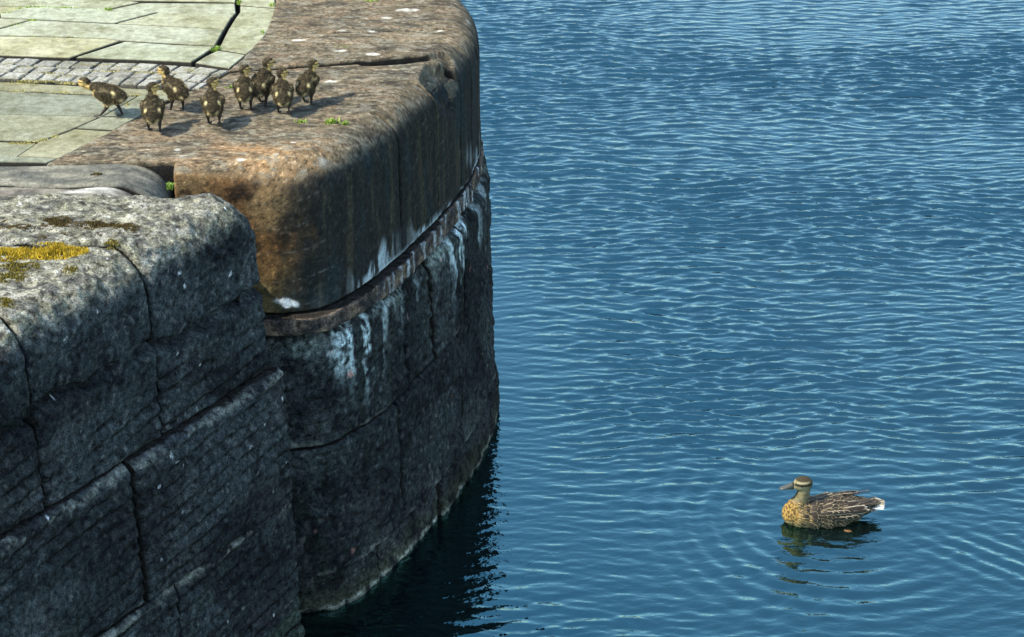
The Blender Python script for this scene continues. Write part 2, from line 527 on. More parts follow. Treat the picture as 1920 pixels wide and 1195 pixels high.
def coping_stone(k, du=0.0075):
    sA, sB = JOINT[k], JOINT[k + 1]
    iA, iB = inner_s[k], inner_s[k + 1]
    coarse = 1.0 if k < 8 else 4.0
    Lo = sB - sA
    g = 0.0055
    nu = int(Lo / (du * coarse)) + 8
    u = np.linspace(0, 1, nu)
    s = sA + g + u * (Lo - 2 * g)
    O = FACE.at(s)
    n = FACE.nrm(s)
    I = INNER_DENSE.at(iA + u * (iB - iA))
    rn = np.full(nu, R_NOSE)
    if k == 0:
        rn = 0.055 + (R_NOSE - 0.055) * sstep(0.0, 0.45, s - sA)
    T = O - n * rn[:, None]
    W = np.linalg.norm(T - I, axis=1)
    RN = rn[:, None]
    nt_, na, nf = int(W.mean() / (du * coarse)), 26, int((QZ - R_NOSE - CB) / (du * coarse)) + 4
    v = np.concatenate([np.linspace(0, 1, nt_, endpoint=False), np.linspace(1, 2, na, endpoint=False), np.linspace(2, 3, nf)])
    U, Vv = np.meshgrid(u, v, indexing='ij')
    pos = np.zeros(U.shape + (3,), np.float32)
    nr = np.zeros_like(pos)
    tv = np.clip(Vv, 0, 1)[..., None]
    pos[..., :2] = I[:, None] * (1 - tv) + T[:, None] * tv
    ph = np.clip(Vv - 1, 0, 1) * (math.pi / 2)
    pos[..., :2] += n[:, None] * (RN * np.sin(ph))[..., None]
    pos[..., 2] = QZ - RN * (1 - np.cos(ph)) - np.clip(Vv - 2, 0, 1) * (QZ - RN - CB)
    nr[..., :2] = n[:, None] * np.sin(ph)[..., None]
    nr[..., 2] = np.cos(ph)
    rise = {0: 0.0, 1: -0.003, 2: -0.006, 3: 0.010, 4: 0.008, 5: 0.010}.get(k, 0.006)
    pos[..., 2] += rise * (1 - np.clip(Vv - 1.2, 0, 1))
    Lm = np.linalg.norm(np.diff(pos, axis=0), axis=-1).sum(0)[None, :]
    eu = np.minimum(U, 1 - U) * Lm
    ev = np.minimum(np.clip(Vv, 0, 1) * W[:, None] + np.clip(Vv - 1, 0, 1) * .2, np.clip(3 - Vv, 0, 1) * (QZ - R_NOSE - CB))
    d = fbm(pos, (3, 6, 3), 4, 3.0 + k) * 0.0038 + fbm(pos, (14, 30, 14), 3, 8.0) * 0.0016
    if k == 2:      # the broken nose of this stone
        wv = fbm(pos, 9, 2, 77) * .3
        q = ((U - .55) / .50) ** 2 + ((Vv - 1.6) / .55) ** 2 + wv
        d = d - 0.06 * (1 - sstep(.45, 1.0, q))
        q2 = ((U - .97) / .16) ** 2 + ((Vv - .85) / .22) ** 2 + wv
        d = d - 0.016 * (1 - sstep(.5, 1.0, q2))
    if k == 3:
        wv = fbm(pos, 14, 3, 97) * .35
        q = ((U - .05) / .3) ** 2 + ((Vv - 1.3) / .3) ** 2 + wv
        d = d - 0.025 * (1 - sstep(.55, .95, q))
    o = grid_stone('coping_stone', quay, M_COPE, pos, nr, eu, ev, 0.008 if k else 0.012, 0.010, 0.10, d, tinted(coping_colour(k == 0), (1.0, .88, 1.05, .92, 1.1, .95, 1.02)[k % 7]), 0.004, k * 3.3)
    return o


copings = [coping_stone(k) for k in range(len(JOINT) - 1)]

# thin ledge course under the coping
LEDGE = [FACE.near(-2.1, 7.01), FACE.near(-1.08, 7.01), FACE.near(-0.62, 7.29), FACE.near(-0.47, 7.62), FACE.near(-0.34, 7.96), FACE.near(-0.2, 8.45), FACE.near(-0.25, 9.42), FACE.near(-0.95, 10.55), FACE.near(-5, 11.1)]


def face_stone(name, parent, mat, curve, sA, sB, z0, z1, off, colour, disp, step=0.0075, r=0.014, rtop=None, depth=0.16, seed=0.0, gap=0.008):
    nu = max(6, int((sB - sA) / step)); nv = max(5, int((z1 - z0) / step))
    s = np.linspace(sA + gap, sB - gap, nu)
    z = np.linspace(z0 + gap * .5, z1 - gap * .5, nv)
    S, Z = np.meshgrid(s, z, indexing='ij')
    pos = np.zeros(S.shape + (3,), np.float32)
    nr = np.zeros_like(pos)
    n = curve.nrm(s)
    pos[..., :2] = curve.at(s)[:, None] + n[:, None] * off(Z)[..., None]
    pos[..., 2] = Z
    nr[..., :2] = n[:, None]
    eu = np.minimum(S - s[0], s[-1] - S)
    rt = rtop or r
    # top and bottom edges may be worn differently
    top_in = np.clip(z[-1] - Z, 0, rt)
    extra = rt - np.sqrt(np.maximum(rt ** 2 - (rt - top_in) ** 2, 0)) if rtop else 0
    ev = Z - z[0] if rtop else np.minimum(Z - z[0], z[-1] - Z)
    return grid_stone(name, parent, mat, pos, nr, eu, ev, r, r, depth, disp(pos) - extra, colour, 0.002, seed)


def ledge_colour(P, Nn):
    n2 = fbm(P, 14, 4, 12.0)
    c = np.empty(P.shape, np.float32)
    c[:] = (0.075, 0.058, 0.045)
    c = mixc(c, (0.15, 0.11, 0.075), sstep(.05, .5, n2))
    c = mixc(c, (0.035, 0.032, 0.03), sstep(.05, .5, -n2))
    run = fbm(P, (30, 30, 3), 3, 61)
    c = mixc(c, (0.38, 0.41, 0.40), sstep(.1, .5, run) * sstep(-0.62, -0.45, P[..., 0]) * .7)
    return np.clip(c, .01, 1)


for i in range(len(LEDGE) - 1):
    face_stone('ledge_stone', quay, M_WALL, FACE, LEDGE[i], LEDGE[i + 1], (1.372, 1.366, 1.358, 1.350, 1.34, 1.35, 1.35, 1.35)[i], 1.446, lambda Z, i=i: (.04, .052, .046, .03, .016, .012, .01, .01)[i] + 0 * Z, ledge_colour,
               lambda p: fbm(p, 11, 4, 15) * .007 + fbm(p, 40, 2, 19) * .003, 0.006 if i < 6 else .03, 0.006, None, 0.14, i * 2.0)


def low_off(Z):
    return 0.035 + 0.045 * np.clip((1.36 - Z) / 1.36, 0, 1.2)


def low_disp(p):
    a = fbm(p, 2.6, 4, 40) * .008 + fbm(p, 11, 4, 50) * .009
    saw = ((p[..., 2] * 14 + (p[..., 0] + p[..., 1]) * 1.3 + fbm(p, 3, 2, 60) * .7) % 1)
    saw = sstep(0, .75, saw) - sstep(.75, 1, saw)
    return a - .009 * saw * sstep(-.3, .3, fbm(p, 2.2, 2, 66))


yS = lambda x, y: FACE.near(x, y)
COURSE = [
    (0.82, 1.335, [yS(-2.1, 7.01), yS(-1.3, 7.02), yS(-0.50, 7.54), yS(-0.40, 7.80), yS(-0.27, 8.18), yS(-0.18, 8.6), yS(-.19, 9.2), yS(-.5, 10.0), yS(-1.4, 10.82), yS(-5, 11.1)]),
    (0.19, 0.82, [yS(-2.1, 7.01), yS(-0.56, 7.41), yS(-0.31, 8.06), yS(-0.20, 8.45), yS(-.16, 8.85), yS(-.3, 9.6), yS(-.95, 10.55), yS(-5, 11.1)]),
    (-0.45, 0.19, [yS(-2.1, 7.01), yS(-0.65, 7.235), yS(-0.42, 7.75), yS(-0.24, 8.28), yS(-.165, 8.9), yS(-.3, 9.6), yS(-.95, 10.55), yS(-5, 11.1)]),
]
for ci, (z0, z1, js) in enumerate(COURSE):
    for i in range(len(js) - 1):
        face_stone('wall_stone', quay, M_WALL, FACE, js[i], js[i + 1], z0, z1, lambda Z, e=(.0, .012, -.004, .008, -.008)[(i * 2 + ci) % 5]: low_off(Z) + e, wall_colour, low_disp,
                   0.0085 if js[i] < FACE.near(-.25, 9.42) else .035, 0.016, 0.07 if ci == 0 else 0.02, 0.2, ci * 7 + i * 1.7)


# rubble core behind the facing
def prism(name, poly, z0, z1, mat, parent, col):
    n = len(poly)
    V = [(x, y, z0) for x, y in poly] + [(x, y, z1) for x, y in poly]
    F = [list(range(n - 1, -1, -1)), list(range(n, 2 * n))] + [[i, (i + 1) % n, n + (i + 1) % n, n + i] for i in range(n)]
    me = new_mesh(name, V, F, np.tile(np.array(col, np.float32), (2 * n, 1)), smooth=False)
    return obj(name, me, mat, parent)


ss = np.concatenate([np.linspace(FACE.near(-2.1, 7.01), FACE.near(-3, 11.1), 90), [FACE.len]])
core = [tuple(p) for p in (FACE.at(ss) - FACE.nrm(ss) * 0.075)] + [(-9, 7.09)]
prism('rubble_core', core, -0.5, 2.0, M_EARTH, quay, (0.03, 0.027, 0.022))

# ------------------------------------------------------------------ the near wall beside the slot
near = thing('lock_wall', 'dark tooled stone block wall with bleached mossy top in front of the slot', 'wall')
K0 = np.array([-0.97, 6.735]); KD = np.array([-0.545, -0.839]); KN = np.array([0.839, -0.545])


class Line:
    def at(self, s):
        return K0 + np.asarray(s)[..., None] * KD

    def nrm(self, s):
        return np.broadcast_to(KN, np.shape(s) + (2,)).copy()


NEAR = Line()
R_N = 0.16
NB = 1.345


def near_disp(p, soft=1.0):
    lowp = 1 - sstep(1.62, 1.85, p[..., 2])
    a = fbm(p, 3.4, 4, 140) * (.014 - .008 * lowp) + fbm(p, (12, 22, 14), 4, 150) * (.010 - .003 * lowp)
    t = (p[..., 1] - K0[1]) / KD[1]
    tool = ((p[..., 2] * 15.0 + t * 1.6 + fbm(p, 2.5, 2, 160) * .35) % 1)
    g = (sstep(0, .72, tool) - sstep(.72, 1, tool)) * sstep(-.45, .1, fbm(p, 2.8, 2, 170))
    return a - .013 * g * (1 - sstep(1.58, 1.72, p[..., 2])) + fbm(p, 45, 2, 145) * .003


TJ = [0.0, 0.63, 1.235, 1.85, 2.6, 3.6, 5.2]
near_tops = []
for k in range(len(TJ) - 1):
    du = 0.0072 if k < 3 else 0.03
    sA, sB = TJ[k], TJ[k + 1]
    nu = int((sB - sA) / du)
    u = np.linspace(0, 1, nu)
    s = sA + .005 + u * (sB - sA - .01)
    O = NEAR.at(s)
    T = O - KN * R_N
    I = T + np.array([-1.5 - .02 * k, 0.0])
    W = 1.5
    nt_ = int(W / (du * 1.3)); na = 30; nf = int((QZ - R_N - NB) / du)
    v = np.concatenate([np.linspace(0, 1, nt_, endpoint=False), np.linspace(1, 2, na, endpoint=False), np.linspace(2, 3, nf)])
    U, Vv = np.meshgrid(u, v, indexing='ij')
    pos = np.zeros(U.shape + (3,), np.float32); nr = np.zeros_like(pos)
    tv = np.clip(Vv, 0, 1)[..., None]
    pos[..., :2] = I[:, None] * (1 - tv) + T[:, None] * tv
    ph = np.clip(Vv - 1, 0, 1) * (math.pi / 2)
    pos[..., :2] += KN * (R_N * np.sin(ph))[..., None]
    pos[..., 2] = QZ - R_N * (1 - np.cos(ph)) - np.clip(Vv - 2, 0, 1) * (QZ - R_N - NB)
    pos[..., 2] += (0.005, -0.012, -0.02, 0, 0, 0)[k] * (1 - np.clip(Vv - 1, 0, 1))
    nr[..., :2] = KN * np.sin(ph)[..., None]
    nr[..., 2] = np.cos(ph)
    Lm = (sB - sA)
    eu = np.minimum(U, 1 - U) * Lm
    ev = np.minimum(np.clip(Vv, 0, 1) * W, np.clip(3 - Vv, 0, 1) * (QZ - R_N - NB))
    d = near_disp(pos)
    # the split that runs along each block under its worn crown
    zc = (1.705, 1.735, 1.70, 1.7, 1.7, 1.7)[k] + fbm(pos * np.array((1, 1, 0)), 6, 3, 180 + k) * .03
    d = d - .05 * np.exp(-((pos[..., 2] - zc) / .018) ** 2) * sstep(-.7, -.1, fbm(pos, 5, 2, 190))
    d = d + .012 * sstep(-.02, .05, zc - pos[..., 2])
    # far end worn round
    if k == 0:
        q = np.clip(.15 - U * Lm, 0, .15)
        d = d - (.15 - np.sqrt(np.maximum(.15 ** 2 - q ** 2, 0))) * np.clip(1.3 - 1.2 * np.clip(Vv - 1, 0, 1), .1, 1)
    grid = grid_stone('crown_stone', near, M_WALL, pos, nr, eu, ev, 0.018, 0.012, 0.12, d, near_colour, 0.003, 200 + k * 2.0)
    near_tops.append(grid)

for ci, (z0, z1, js) in enumerate([(0.73, 1.345, [-.03, 0.85, 1.6, 2.6, 5.2]), (0.10, 0.73, [-.035, 0.69, 1.4, 2.3, 5.2]), (-0.5, 0.10, [-.04, .9, 2, 5.2])]):
    for i in range(len(js) - 1):
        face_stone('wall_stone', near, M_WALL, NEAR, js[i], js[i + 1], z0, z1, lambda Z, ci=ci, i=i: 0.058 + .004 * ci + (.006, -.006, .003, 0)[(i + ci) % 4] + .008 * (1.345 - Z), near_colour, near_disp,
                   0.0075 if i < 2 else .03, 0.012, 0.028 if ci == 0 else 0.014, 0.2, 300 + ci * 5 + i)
core2 = [tuple(K0 + KD * .05 - KN * .10 + np.array([-.03, -.03])), tuple(K0 + KD * 5.2 - KN * .10), (-6.5, 2.4), (-6.5, 6.66), (-1.16, 6.66)]
prism('rubble_core', core2, -0.5, 1.98, M_EARTH, near, (0.035, 0.032, 0.028))
# back edge of the near wall (facing the slot) and its deck behind the crown stones
END = Curve([(-4.5, 6.74), (-2.5, 6.74), (-1.03, 6.74)])
for z0, z1 in ((1.345, 1.93), (0.73, 1.345), (0.10, 0.73), (-0.5, 0.10)):
    # outward is away from the camera here, so walk the line the other way
    E2 = Curve([(-1.05, 6.735), (-2.0, 6.735), (-3.2, 6.735)])
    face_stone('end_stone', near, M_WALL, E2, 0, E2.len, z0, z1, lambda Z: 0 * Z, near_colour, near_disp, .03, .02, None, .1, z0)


# ------------------------------------------------------------------ paving
def bevel_slab(name, poly, top, thick, mat, parent, col, gap=0.006, bev=0.006, tilt=(0, 0), wob=0.0, side=0.05):
    P = np.array(poly, float)
    # orientation ccw
    A = 0.5 * np.sum(P[:, 0] * np.roll(P[:, 1], -1) - np.roll(P[:, 0], -1) * P[:, 1])
    if A < 0:
        P = P[::-1]

    def inset(P, d):
        n = len(P)
        out = []
        for i in range(n):
            a, b, c = P[i - 1], P[i], P[(i + 1) % n]
            e1 = (b - a) / (np.linalg.norm(b - a) + 1e-9); e2 = (c - b) / (np.linalg.norm(c - b) + 1e-9)
            n1 = np.array([-e1[1], e1[0]]); n2 = np.array([-e2[1], e2[0]])
            m_ = n1 + n2
            m_ /= max(1e-6, np.dot(m_, m_)) / 2 if np.dot(m_, m_) > .25 else 1
            out.append(b + m_ * d)
        return np.array(out)
    rings = [(inset(P, gap), top - thick), (inset(P, gap), top - bev), (inset(P, gap + bev), top)]
    ctr = P.mean(0)
    V, F = [], []
    n = len(P)
    for R, z in rings:
        for p in R:
            dz = (p[0] - ctr[0]) * tilt[0] + (p[1] - ctr[1]) * tilt[1]
            w = random.uniform(-wob, wob)
            V.append((p[0] + w, p[1] + w * .6, z + dz))
    for r in range(2):
        for i in range(n):
            j = (i + 1) % n
            F.append((r * n + i, r * n + j, (r + 1) * n + j, (r + 1) * n + i))
    F.append(tuple(2 * n + i for i in range(n)))
    col = np.array(col, np.float32)
    C = np.concatenate([np.tile(np.array((.02, .017, .013), np.float32), (n, 1)), np.tile(np.array((.03, .026, .02), np.float32) + side * col, (n, 1)), np.tile(col, (n, 1))])
    me = new_mesh(name, V, F, C, smooth=False)
    return obj(name, me, mat, parent)


# bed of earth under the flags
ib = INNER_DENSE.at(np.linspace(0, INNER_DENSE.len - .01, 80))
bed = [tuple(p + np.array([0.02, -0.01])) for p in ib] + [(-9, 7.03), (-2.0, 7.03)]
n = len(bed)
me = new_mesh('pavement', [(x, y, 2.035) for x, y in bed], [list(range(n))], np.tile(np.array((0.035, 0.03, 0.022), np.float32), (n, 1)), smooth=False)
pavement = structure('pavement', me, M_EARTH)

FL = -260    # flags run on past the left edge of the picture
flags = [
    # upper field, row by row
    [(FL, -9), (100, -2), (240, 1), (447, 5), (449, -14), (300, -20), (FL, -30)],
    [(FL, 3), (FL, -8), (100, -1), (240, 2), (265, 5), (196, 20), (60, 14), (0, 12)],
    [(265, 5), (447, 6), (449, 24), (442, 32), (300, 25), (196, 20)],
    [(FL, 4), (0, 12), (60, 14), (0, 29), (-120, 62), (FL, 58)],
    [(60, 14), (196, 20), (299, 25), (215, 47), (60, 40), (0, 37), (0, 29)],
    [(299, 25), (442, 32), (427, 57), (280, 50), (215, 47)],
    [(FL, 58), (-120, 62), (0, 37), (60, 40), (0, 57), (-45, 69), (FL, 62)],
    [(60, 40), (215, 47), (427, 57), (409, 89), (330, 85), (228, 79), (195, 75), (70, 71), (-45, 69), (0, 57)],
    [(FL, 62), (-45, 69), (70, 71), (195, 75), (228, 79), (131, 111), (0, 106), (FL, 96)],
    [(234, 80), (330, 86), (409, 89), (403, 94), (385, 106), (364, 119), (280, 115), (139, 110)],
    # border flags against the coping
    [(449, -14), (449, 13), (518, 18), (517, 0), (515, -20)],
    [(449, 13), (449, 24), (440, 36), (427, 57), (413, 85), (408, 95), (463, 104), (478, 93), (500, 67), (513, 40), (518, 18)],
    [(408, 95), (385, 106), (364, 119), (431, 130), (463, 104)],
    # lower field
    [(FL, 138), (0, 150), (190, 160), (372, 169), (330, 180), (280, 178), (140, 174), (65, 170), (0, 167), (FL, 156)],
    [(FL, 156), (0, 167), (65, 170), (140, 174), (265, 177), (195, 217), (113, 214), (0, 212), (FL, 206)],
    [(FL, 206), (0, 212), (113, 214), (195, 217), (140, 241), (90, 260), (72, 264), (0, 262), (FL, 254)],
    [(FL, 254), (0, 262), (72, 265), (30, 293), (0, 292), (FL, 284)],
    # lower border flags
    [(265, 177), (330, 181), (304, 196), (216, 245), (140, 241), (195, 217)],
    [(140, 241), (216, 246), (112, 297), (30, 293), (72, 265), (90, 260)],
    [(FL, 284), (0, 292), (112, 297), (88, 306), (0, 304), (FL, 300)],
]
FLAGCOL = [(0.39, 0.39, 0.255), (0.37, 0.375, 0.25), (0.35, 0.36, 0.25), (0.41, 0.395, 0.24), (0.335, 0.35, 0.245)]
ARC = {(449, 24), (442, 32), (427, 57), (409, 89), (403, 94), (385, 106), (364, 119), (447, 5), (447, 6), (265, 177), (195, 217), (140, 241), (90, 260)}
for i, f in enumerate(flags):
    f = [(p[0] - 5 if p in ARC else p[0], p[1]) for p in f] if i not in (10, 11, 12, 17, 18) else f
    poly = [plan(*p) for p in f]
    lower = i >= 13
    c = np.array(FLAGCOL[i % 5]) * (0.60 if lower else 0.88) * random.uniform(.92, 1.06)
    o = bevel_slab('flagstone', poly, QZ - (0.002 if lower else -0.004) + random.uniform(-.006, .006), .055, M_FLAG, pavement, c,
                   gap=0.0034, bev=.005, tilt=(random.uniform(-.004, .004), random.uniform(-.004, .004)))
# flags farther up the quay, out of the picture
for r in range(4):
    for q in range(5):
        x1 = -1.75 - q * 1.5 - (r % 2) * .5; y0 = 9.32 + r * .2
        bevel_slab('flagstone', [(x1, y0), (x1, y0 + .2), (x1 - 1.5, y0 + .2), (x1 - 1.5, y0)], QZ, .055, M_FLAG, pavement, FLAGCOL[(r + q) % 5])
for q in range(3):
    for r in range(5):
        x1 = plan(FL, 60)[0] - q * 1.3; y0 = 7.1 + r * .44
        bevel_slab('flagstone', [(x1, y0), (x1, y0 + .44), (x1 - 1.3, y0 + .44), (x1 - 1.3, y0)], QZ, .055, M_FLAG, pavement, FLAGCOL[(r + q) % 5])

# a band of granite setts between the two fields
Ltop = [(-260, 100), (0, 109), (131, 114), (280, 121), (364, 124), (424, 133)]
Lbot = [(-260, 138), (0, 148), (190, 158), (372, 167)]


def line_at(Lp, x):
    return float(np.interp(x, [p[0] for p in Lp], [p[1] for p in Lp]))


rows = [0, .36, .69, 1.0]
for r in range(3):
    xb = -250.0 + r * 14
    while xb < 372:
        w = random.uniform(27, 42)
        sk = 60 * 1.0

        def corner(x, v):
            # joints lean to the right going away
            xx = x + (1 - v) * sk
            return plan(xx, line_at(Ltop, xx) * (1 - v) + line_at(Lbot, x if v > .9 else xx - (1 - v) * sk * .6) * v)
        v0, v1 = rows[r], rows[r + 1]
        x2 = min(xb + w, 374)
        poly = [corner(xb, v0), corner(x2, v0), corner(x2, v1), corner(xb, v1)]
        b = random.uniform(.21, .33)
        bevel_slab('sett', poly, QZ + .003 + random.uniform(-.003, .003), .06, M_SETT, pavement, (b, b * .97, b * .80), gap=.0030, bev=.006,
                   tilt=(random.uniform(-.05, .05), random.uniform(-.05, .05)), wob=.003, side=.35)
        xb = x2

# stones that fill the slot between the near wall and the coping
slot = thing('slot_filling', 'grey stones with worn round end filling the slot between the two walls', 'stone')
for j, (y0, y1, xe, zt, c) in enumerate([(6.845, 7.0, -1.36, 2.095, (0.125, 0.12, 0.092)), (6.755, 6.838, -1.40, 2.088, (0.16, 0.14, 0.11))]):
    nu, nv = 130, 26
    x = np.linspace(-3.3, xe, nu)
    y1x = (y1 + .04 + .06 * sstep(-1.853, -1.36, x)) if j == 0 else np.full(nu, y1)
    X = np.repeat(x[:, None], nv, 1)
    y1 = y1x[:, None]
    Y = y0 + np.linspace(0, 1, nv)[None] * (y1 - y0)
    pos = np.stack([X, Y, np.full_like(X, zt)], -1).astype(np.float32)
    nr = np.zeros_like(pos); nr[..., 2] = 1
    q = np.clip(.20 - (xe - X), 0, .20)
    d = fbm(pos, (4, 9, 4), 4, 3) * .006 - (.20 - np.sqrt(np.maximum(.2 ** 2 - q ** 2, 0))) * .8
    eu = np.maximum(np.minimum(X + 3.3, 10), 0); ev = np.minimum(Y - y0, y1 - Y)

    def scol(P, Nn, c=c, j=j):
        n2 = fbm(P, (7, 18, 7), 4, 9.0 + j)
        o_ = np.broadcast_to(np.array(c, np.float32), P.shape).copy()
        o_ = mixc(o_, (0.21, 0.195, 0.145), sstep(.05, .5, n2) * .8)
        o_ = mixc(o_, (0.07, 0.07, 0.06), sstep(.1, .5, -n2) * .7)
        if j == 1:
            w = np.exp(-((P[..., 0] + 1.62) / .14) ** 2 - ((P[..., 1] - 6.80) / .04) ** 2)
            o_ = mixc(o_, (.40, .39, .33), np.clip(w * .9 + n2 * .9, 0, 1) * sstep(.3, .8, w))
        return o_
    grid_stone('slot_stone', slot, M_COPE, pos, nr, eu + .001, ev, .012, .012, .5, d, scol, .004, j * 9.0)
prism('slot_core', [(-3.2, 6.76), (-1.45, 6.76), (-1.45, 6.995), (-3.2, 6.995)], -0.5, 1.75, M_EARTH, slot, (0.03, 0.028, 0.024))

# ------------------------------------------------------------------ water
DUCK = (1.515, 7.70)
xs = np.concatenate([-np.geomspace(3000, 1.5, 26), np.arange(-1.4, 5.2, 0.0125), np.geomspace(5.3, 3000, 26)])
yf = [5.0]
while yf[-1] < 17.6:
    yf.append(yf[-1] + 0.0080 * max(1.0, (yf[-1] / 8.0) ** .75))
ys = np.concatenate([-np.geomspace(3000, 1, 16), [0, 2, 3.5, 4.6], yf, np.geomspace(18, 4000, 30)])
X, Y = np.meshgrid(xs, ys, indexing='ij')
H = np.zeros_like(X)
gust = np.zeros_like(X)
wr = np.random.default_rng(5)
for _ in range(9):
    a = wr.uniform(0, math.tau); k = wr.uniform(.5, 2.6)
    gust += np.sin((X * math.cos(a) * .6 + Y * math.sin(a)) * k + wr.uniform(0, 6.28))
gust = np.clip(1 + .2 * gust, .5, 1.7)
warp1 = .05 * np.sin(X * 2.3 + Y * 1.1) + .035 * np.sin(X * 5.1 - Y * 3.3 + 1) + .03 * np.sin(Y * 4.7 + X * 1.9 + 2)
warp2 = .05 * np.sin(Y * 2.7 - X * 1.6 + 3) + .03 * np.sin(X * 6.3 + Y * 2.2)
Xw, Yw = X + .6 * warp1, Y + .6 * warp2
NW = 100
stepy = np.gradient(ys)[None, :]
for i in range(NW):
    lam = math.exp(wr.uniform(math.log(.043), math.log(.165)))
    a = math.radians(89 + wr.normal(0, 13))
    k = math.tau / lam
    slope = .033 * (1.15 - .5 * abs(math.log(lam / .065)))
    phs = wr.uniform(0, math.tau)
    th = k * (Xw * math.cos(a) + Yw * math.sin(a)) + phs
    keep = sstep(1.8, 4.0, lam / stepy)
    H += keep * slope / k * 1.25 * (np.sin(th) + .2 * np.sin(2 * th))
# sheltered strip along the stone
dwall = np.full_like(X, 9.0)
fp = FACE.p[60::14][:70]
sel = (X > -1.45) & (X < .9) & (Y > 5) & (Y < 16)
dx = X[sel][:, None] - fp[None, :, 0]
dy = Y[sel][:, None] - fp[None, :, 1]
dwall[sel] = np.sqrt((dx * dx + dy * dy).min(1)) 
calm = .16 + .84 * sstep(.05, 1.2, dwall)
dk = np.hypot((X - DUCK[0]) * .8, Y - DUCK[1] + .35)
calm = calm * (.27 + .73 * sstep(.5, 1.9, dk))
H *= gust * calm
# the duck's wake: bow rings and two diverging arms
rx, ry = X - (DUCK[0] + .02), Y - DUCK[1]
rr = np.hypot(rx, ry * 1.0)
ang = np.arctan2(ry, rx)
ring = np.sin(math.tau * rr / .115 + .6 * np.sin(3 * ang)) * np.exp(-((rr - .55) / .42) ** 2) * sstep(.16, .4, rr)
front = sstep(-.2, .7, np.cos(ang - math.radians(222)))
H += .0031 * ring * (.25 + front)
for sgn in (-1, 1):
    th = math.radians(24) * sgn
    # arms open behind the bird, which swims towards -x
    al = rx * math.cos(th) + ry * math.sin(th)
    ac = -rx * math.sin(th) + ry * math.cos(th)
    H += .0062 * np.sin(math.tau * (ac * .85 + al * .25) / .085) * np.exp(-(ac / (.12 + .14 * np.clip(al, 0, 3))) ** 2) * sstep(.2, .8, al) * np.exp(-np.clip(al, 0, 9) / 1.9)
r2 = np.hypot(X - 2.1, (Y - 6.6))
H += .0024 * np.sin(math.tau * r2 / .15) * np.exp(-((r2 - 1.0) / .5) ** 2) * sstep(7.6, 6.9, Y) if False else .0024 * np.sin(math.tau * r2 / .15) * np.exp(-((r2 - .9) / .45) ** 2) * (1 - sstep(6.9, 7.6, Y))
fade = (1 - sstep(4.7, 5.2, X)) * (1 - sstep(16.8, 17.6, Y)) * sstep(-1.5, -1.3, X) * sstep(4.8, 5.3, Y)
H *= fade
nx, ny = X.shape
idx = np.arange(nx * ny).reshape(nx, ny)
f = np.stack([idx[:-1, :-1], idx[1:, :-1], idx[1:, 1:], idx[:-1, 1:]], -1).reshape(-1, 4)
me = new_mesh('water', np.stack([X, Y, H], -1).reshape(-1, 3), f)
water = structure('water', me, M_WATER)


# ------------------------------------------------------------------ finding the ground under plants and birds
def world_bvh(objs):
    V, F = [], []
    for o in objs:
        mw = o.matrix_world
        me = o.data
        base = len(V)
        V += [tuple(v.co) for v in me.vertices]
        F += [tuple(base + i for i in p.vertices) for p in me.polygons]
    return BVHTree.FromPolygons(V, F)


def np_bvh(objs):
    return world_bvh(objs)


bvh_ground = np_bvh(copings[:7] + [o for o in pavement.children] + list(slot.children))
bvh_near = np_bvh(near_tops[:3])


def drop(bvh, x, y, default=QZ):
    h = bvh.ray_cast(Vector((x, y, 3.0)), Vector((0, 0, -1)))
    return (h[0].z, h[1]) if h[0] is not None else (default, Vector((0, 0, 1)))


# ------------------------------------------------------------------ moss on the near wall, moss and weeds in the joints
def moss_patch(px, py, wx, wy, n, cols, height, parent=None, bvh=None, z=2.05):
    V, F, C = [], [], []
    x0, y0 = plan(px, py, z)
    ax = plan(px + wx, py, z)[0] - x0
    ay = plan(px, py - wy, z)[1] - y0
    for _ in range(n):
        # clustered scatter inside a ragged ellipse
        a = random.uniform(0, math.tau); r = random.random() ** .6
        u, v = r * math.cos(a), r * math.sin(a)
        if perlin(np.array([[x0 * 40 + u * 3.1, y0 * 40 + v * 2.3, .5]]))[0] < -.22 + .25 * (r - .6):
            continue
        x, y = x0 + u * ax, y0 + v * ay
        zz, nn = drop(bvh, x, y)
        dome = height * (1 - .75 * r * r)
        base = Vector((x, y, zz - .003))
        up = (nn * .6 + Vector((random.uniform(-.6, .6), random.uniform(-.6, .6), .7))).normalized()
        t = up.cross(Vector((random.uniform(-1, 1), random.uniform(-1, 1), .2))).normalized()
        w = random.uniform(.0025, .005); h = dome * random.uniform(.7, 1.2)
        c = np.array(cols[random.randrange(len(cols))]) * random.uniform(.7, 1.25)
        b = len(V)
        s2 = up.cross(t)
        V += [base + t * w, base - t * w * .5 + s2 * w * .87, base - t * w * .5 - s2 * w * .87, base + up * h]
        F += [(b, b + 1, b + 3), (b + 1, b + 2, b + 3), (b + 2, b, b + 3)]
        C += [c * .9, c * .9, c * .9, c]
    if not F:
        return None
    me = new_mesh('moss', [tuple(v) for v in V], F, np.array(C), smooth=False)
    o = obj('moss', me, M_MOSS, parent)
    o['kind'] = 'stuff'
    return o


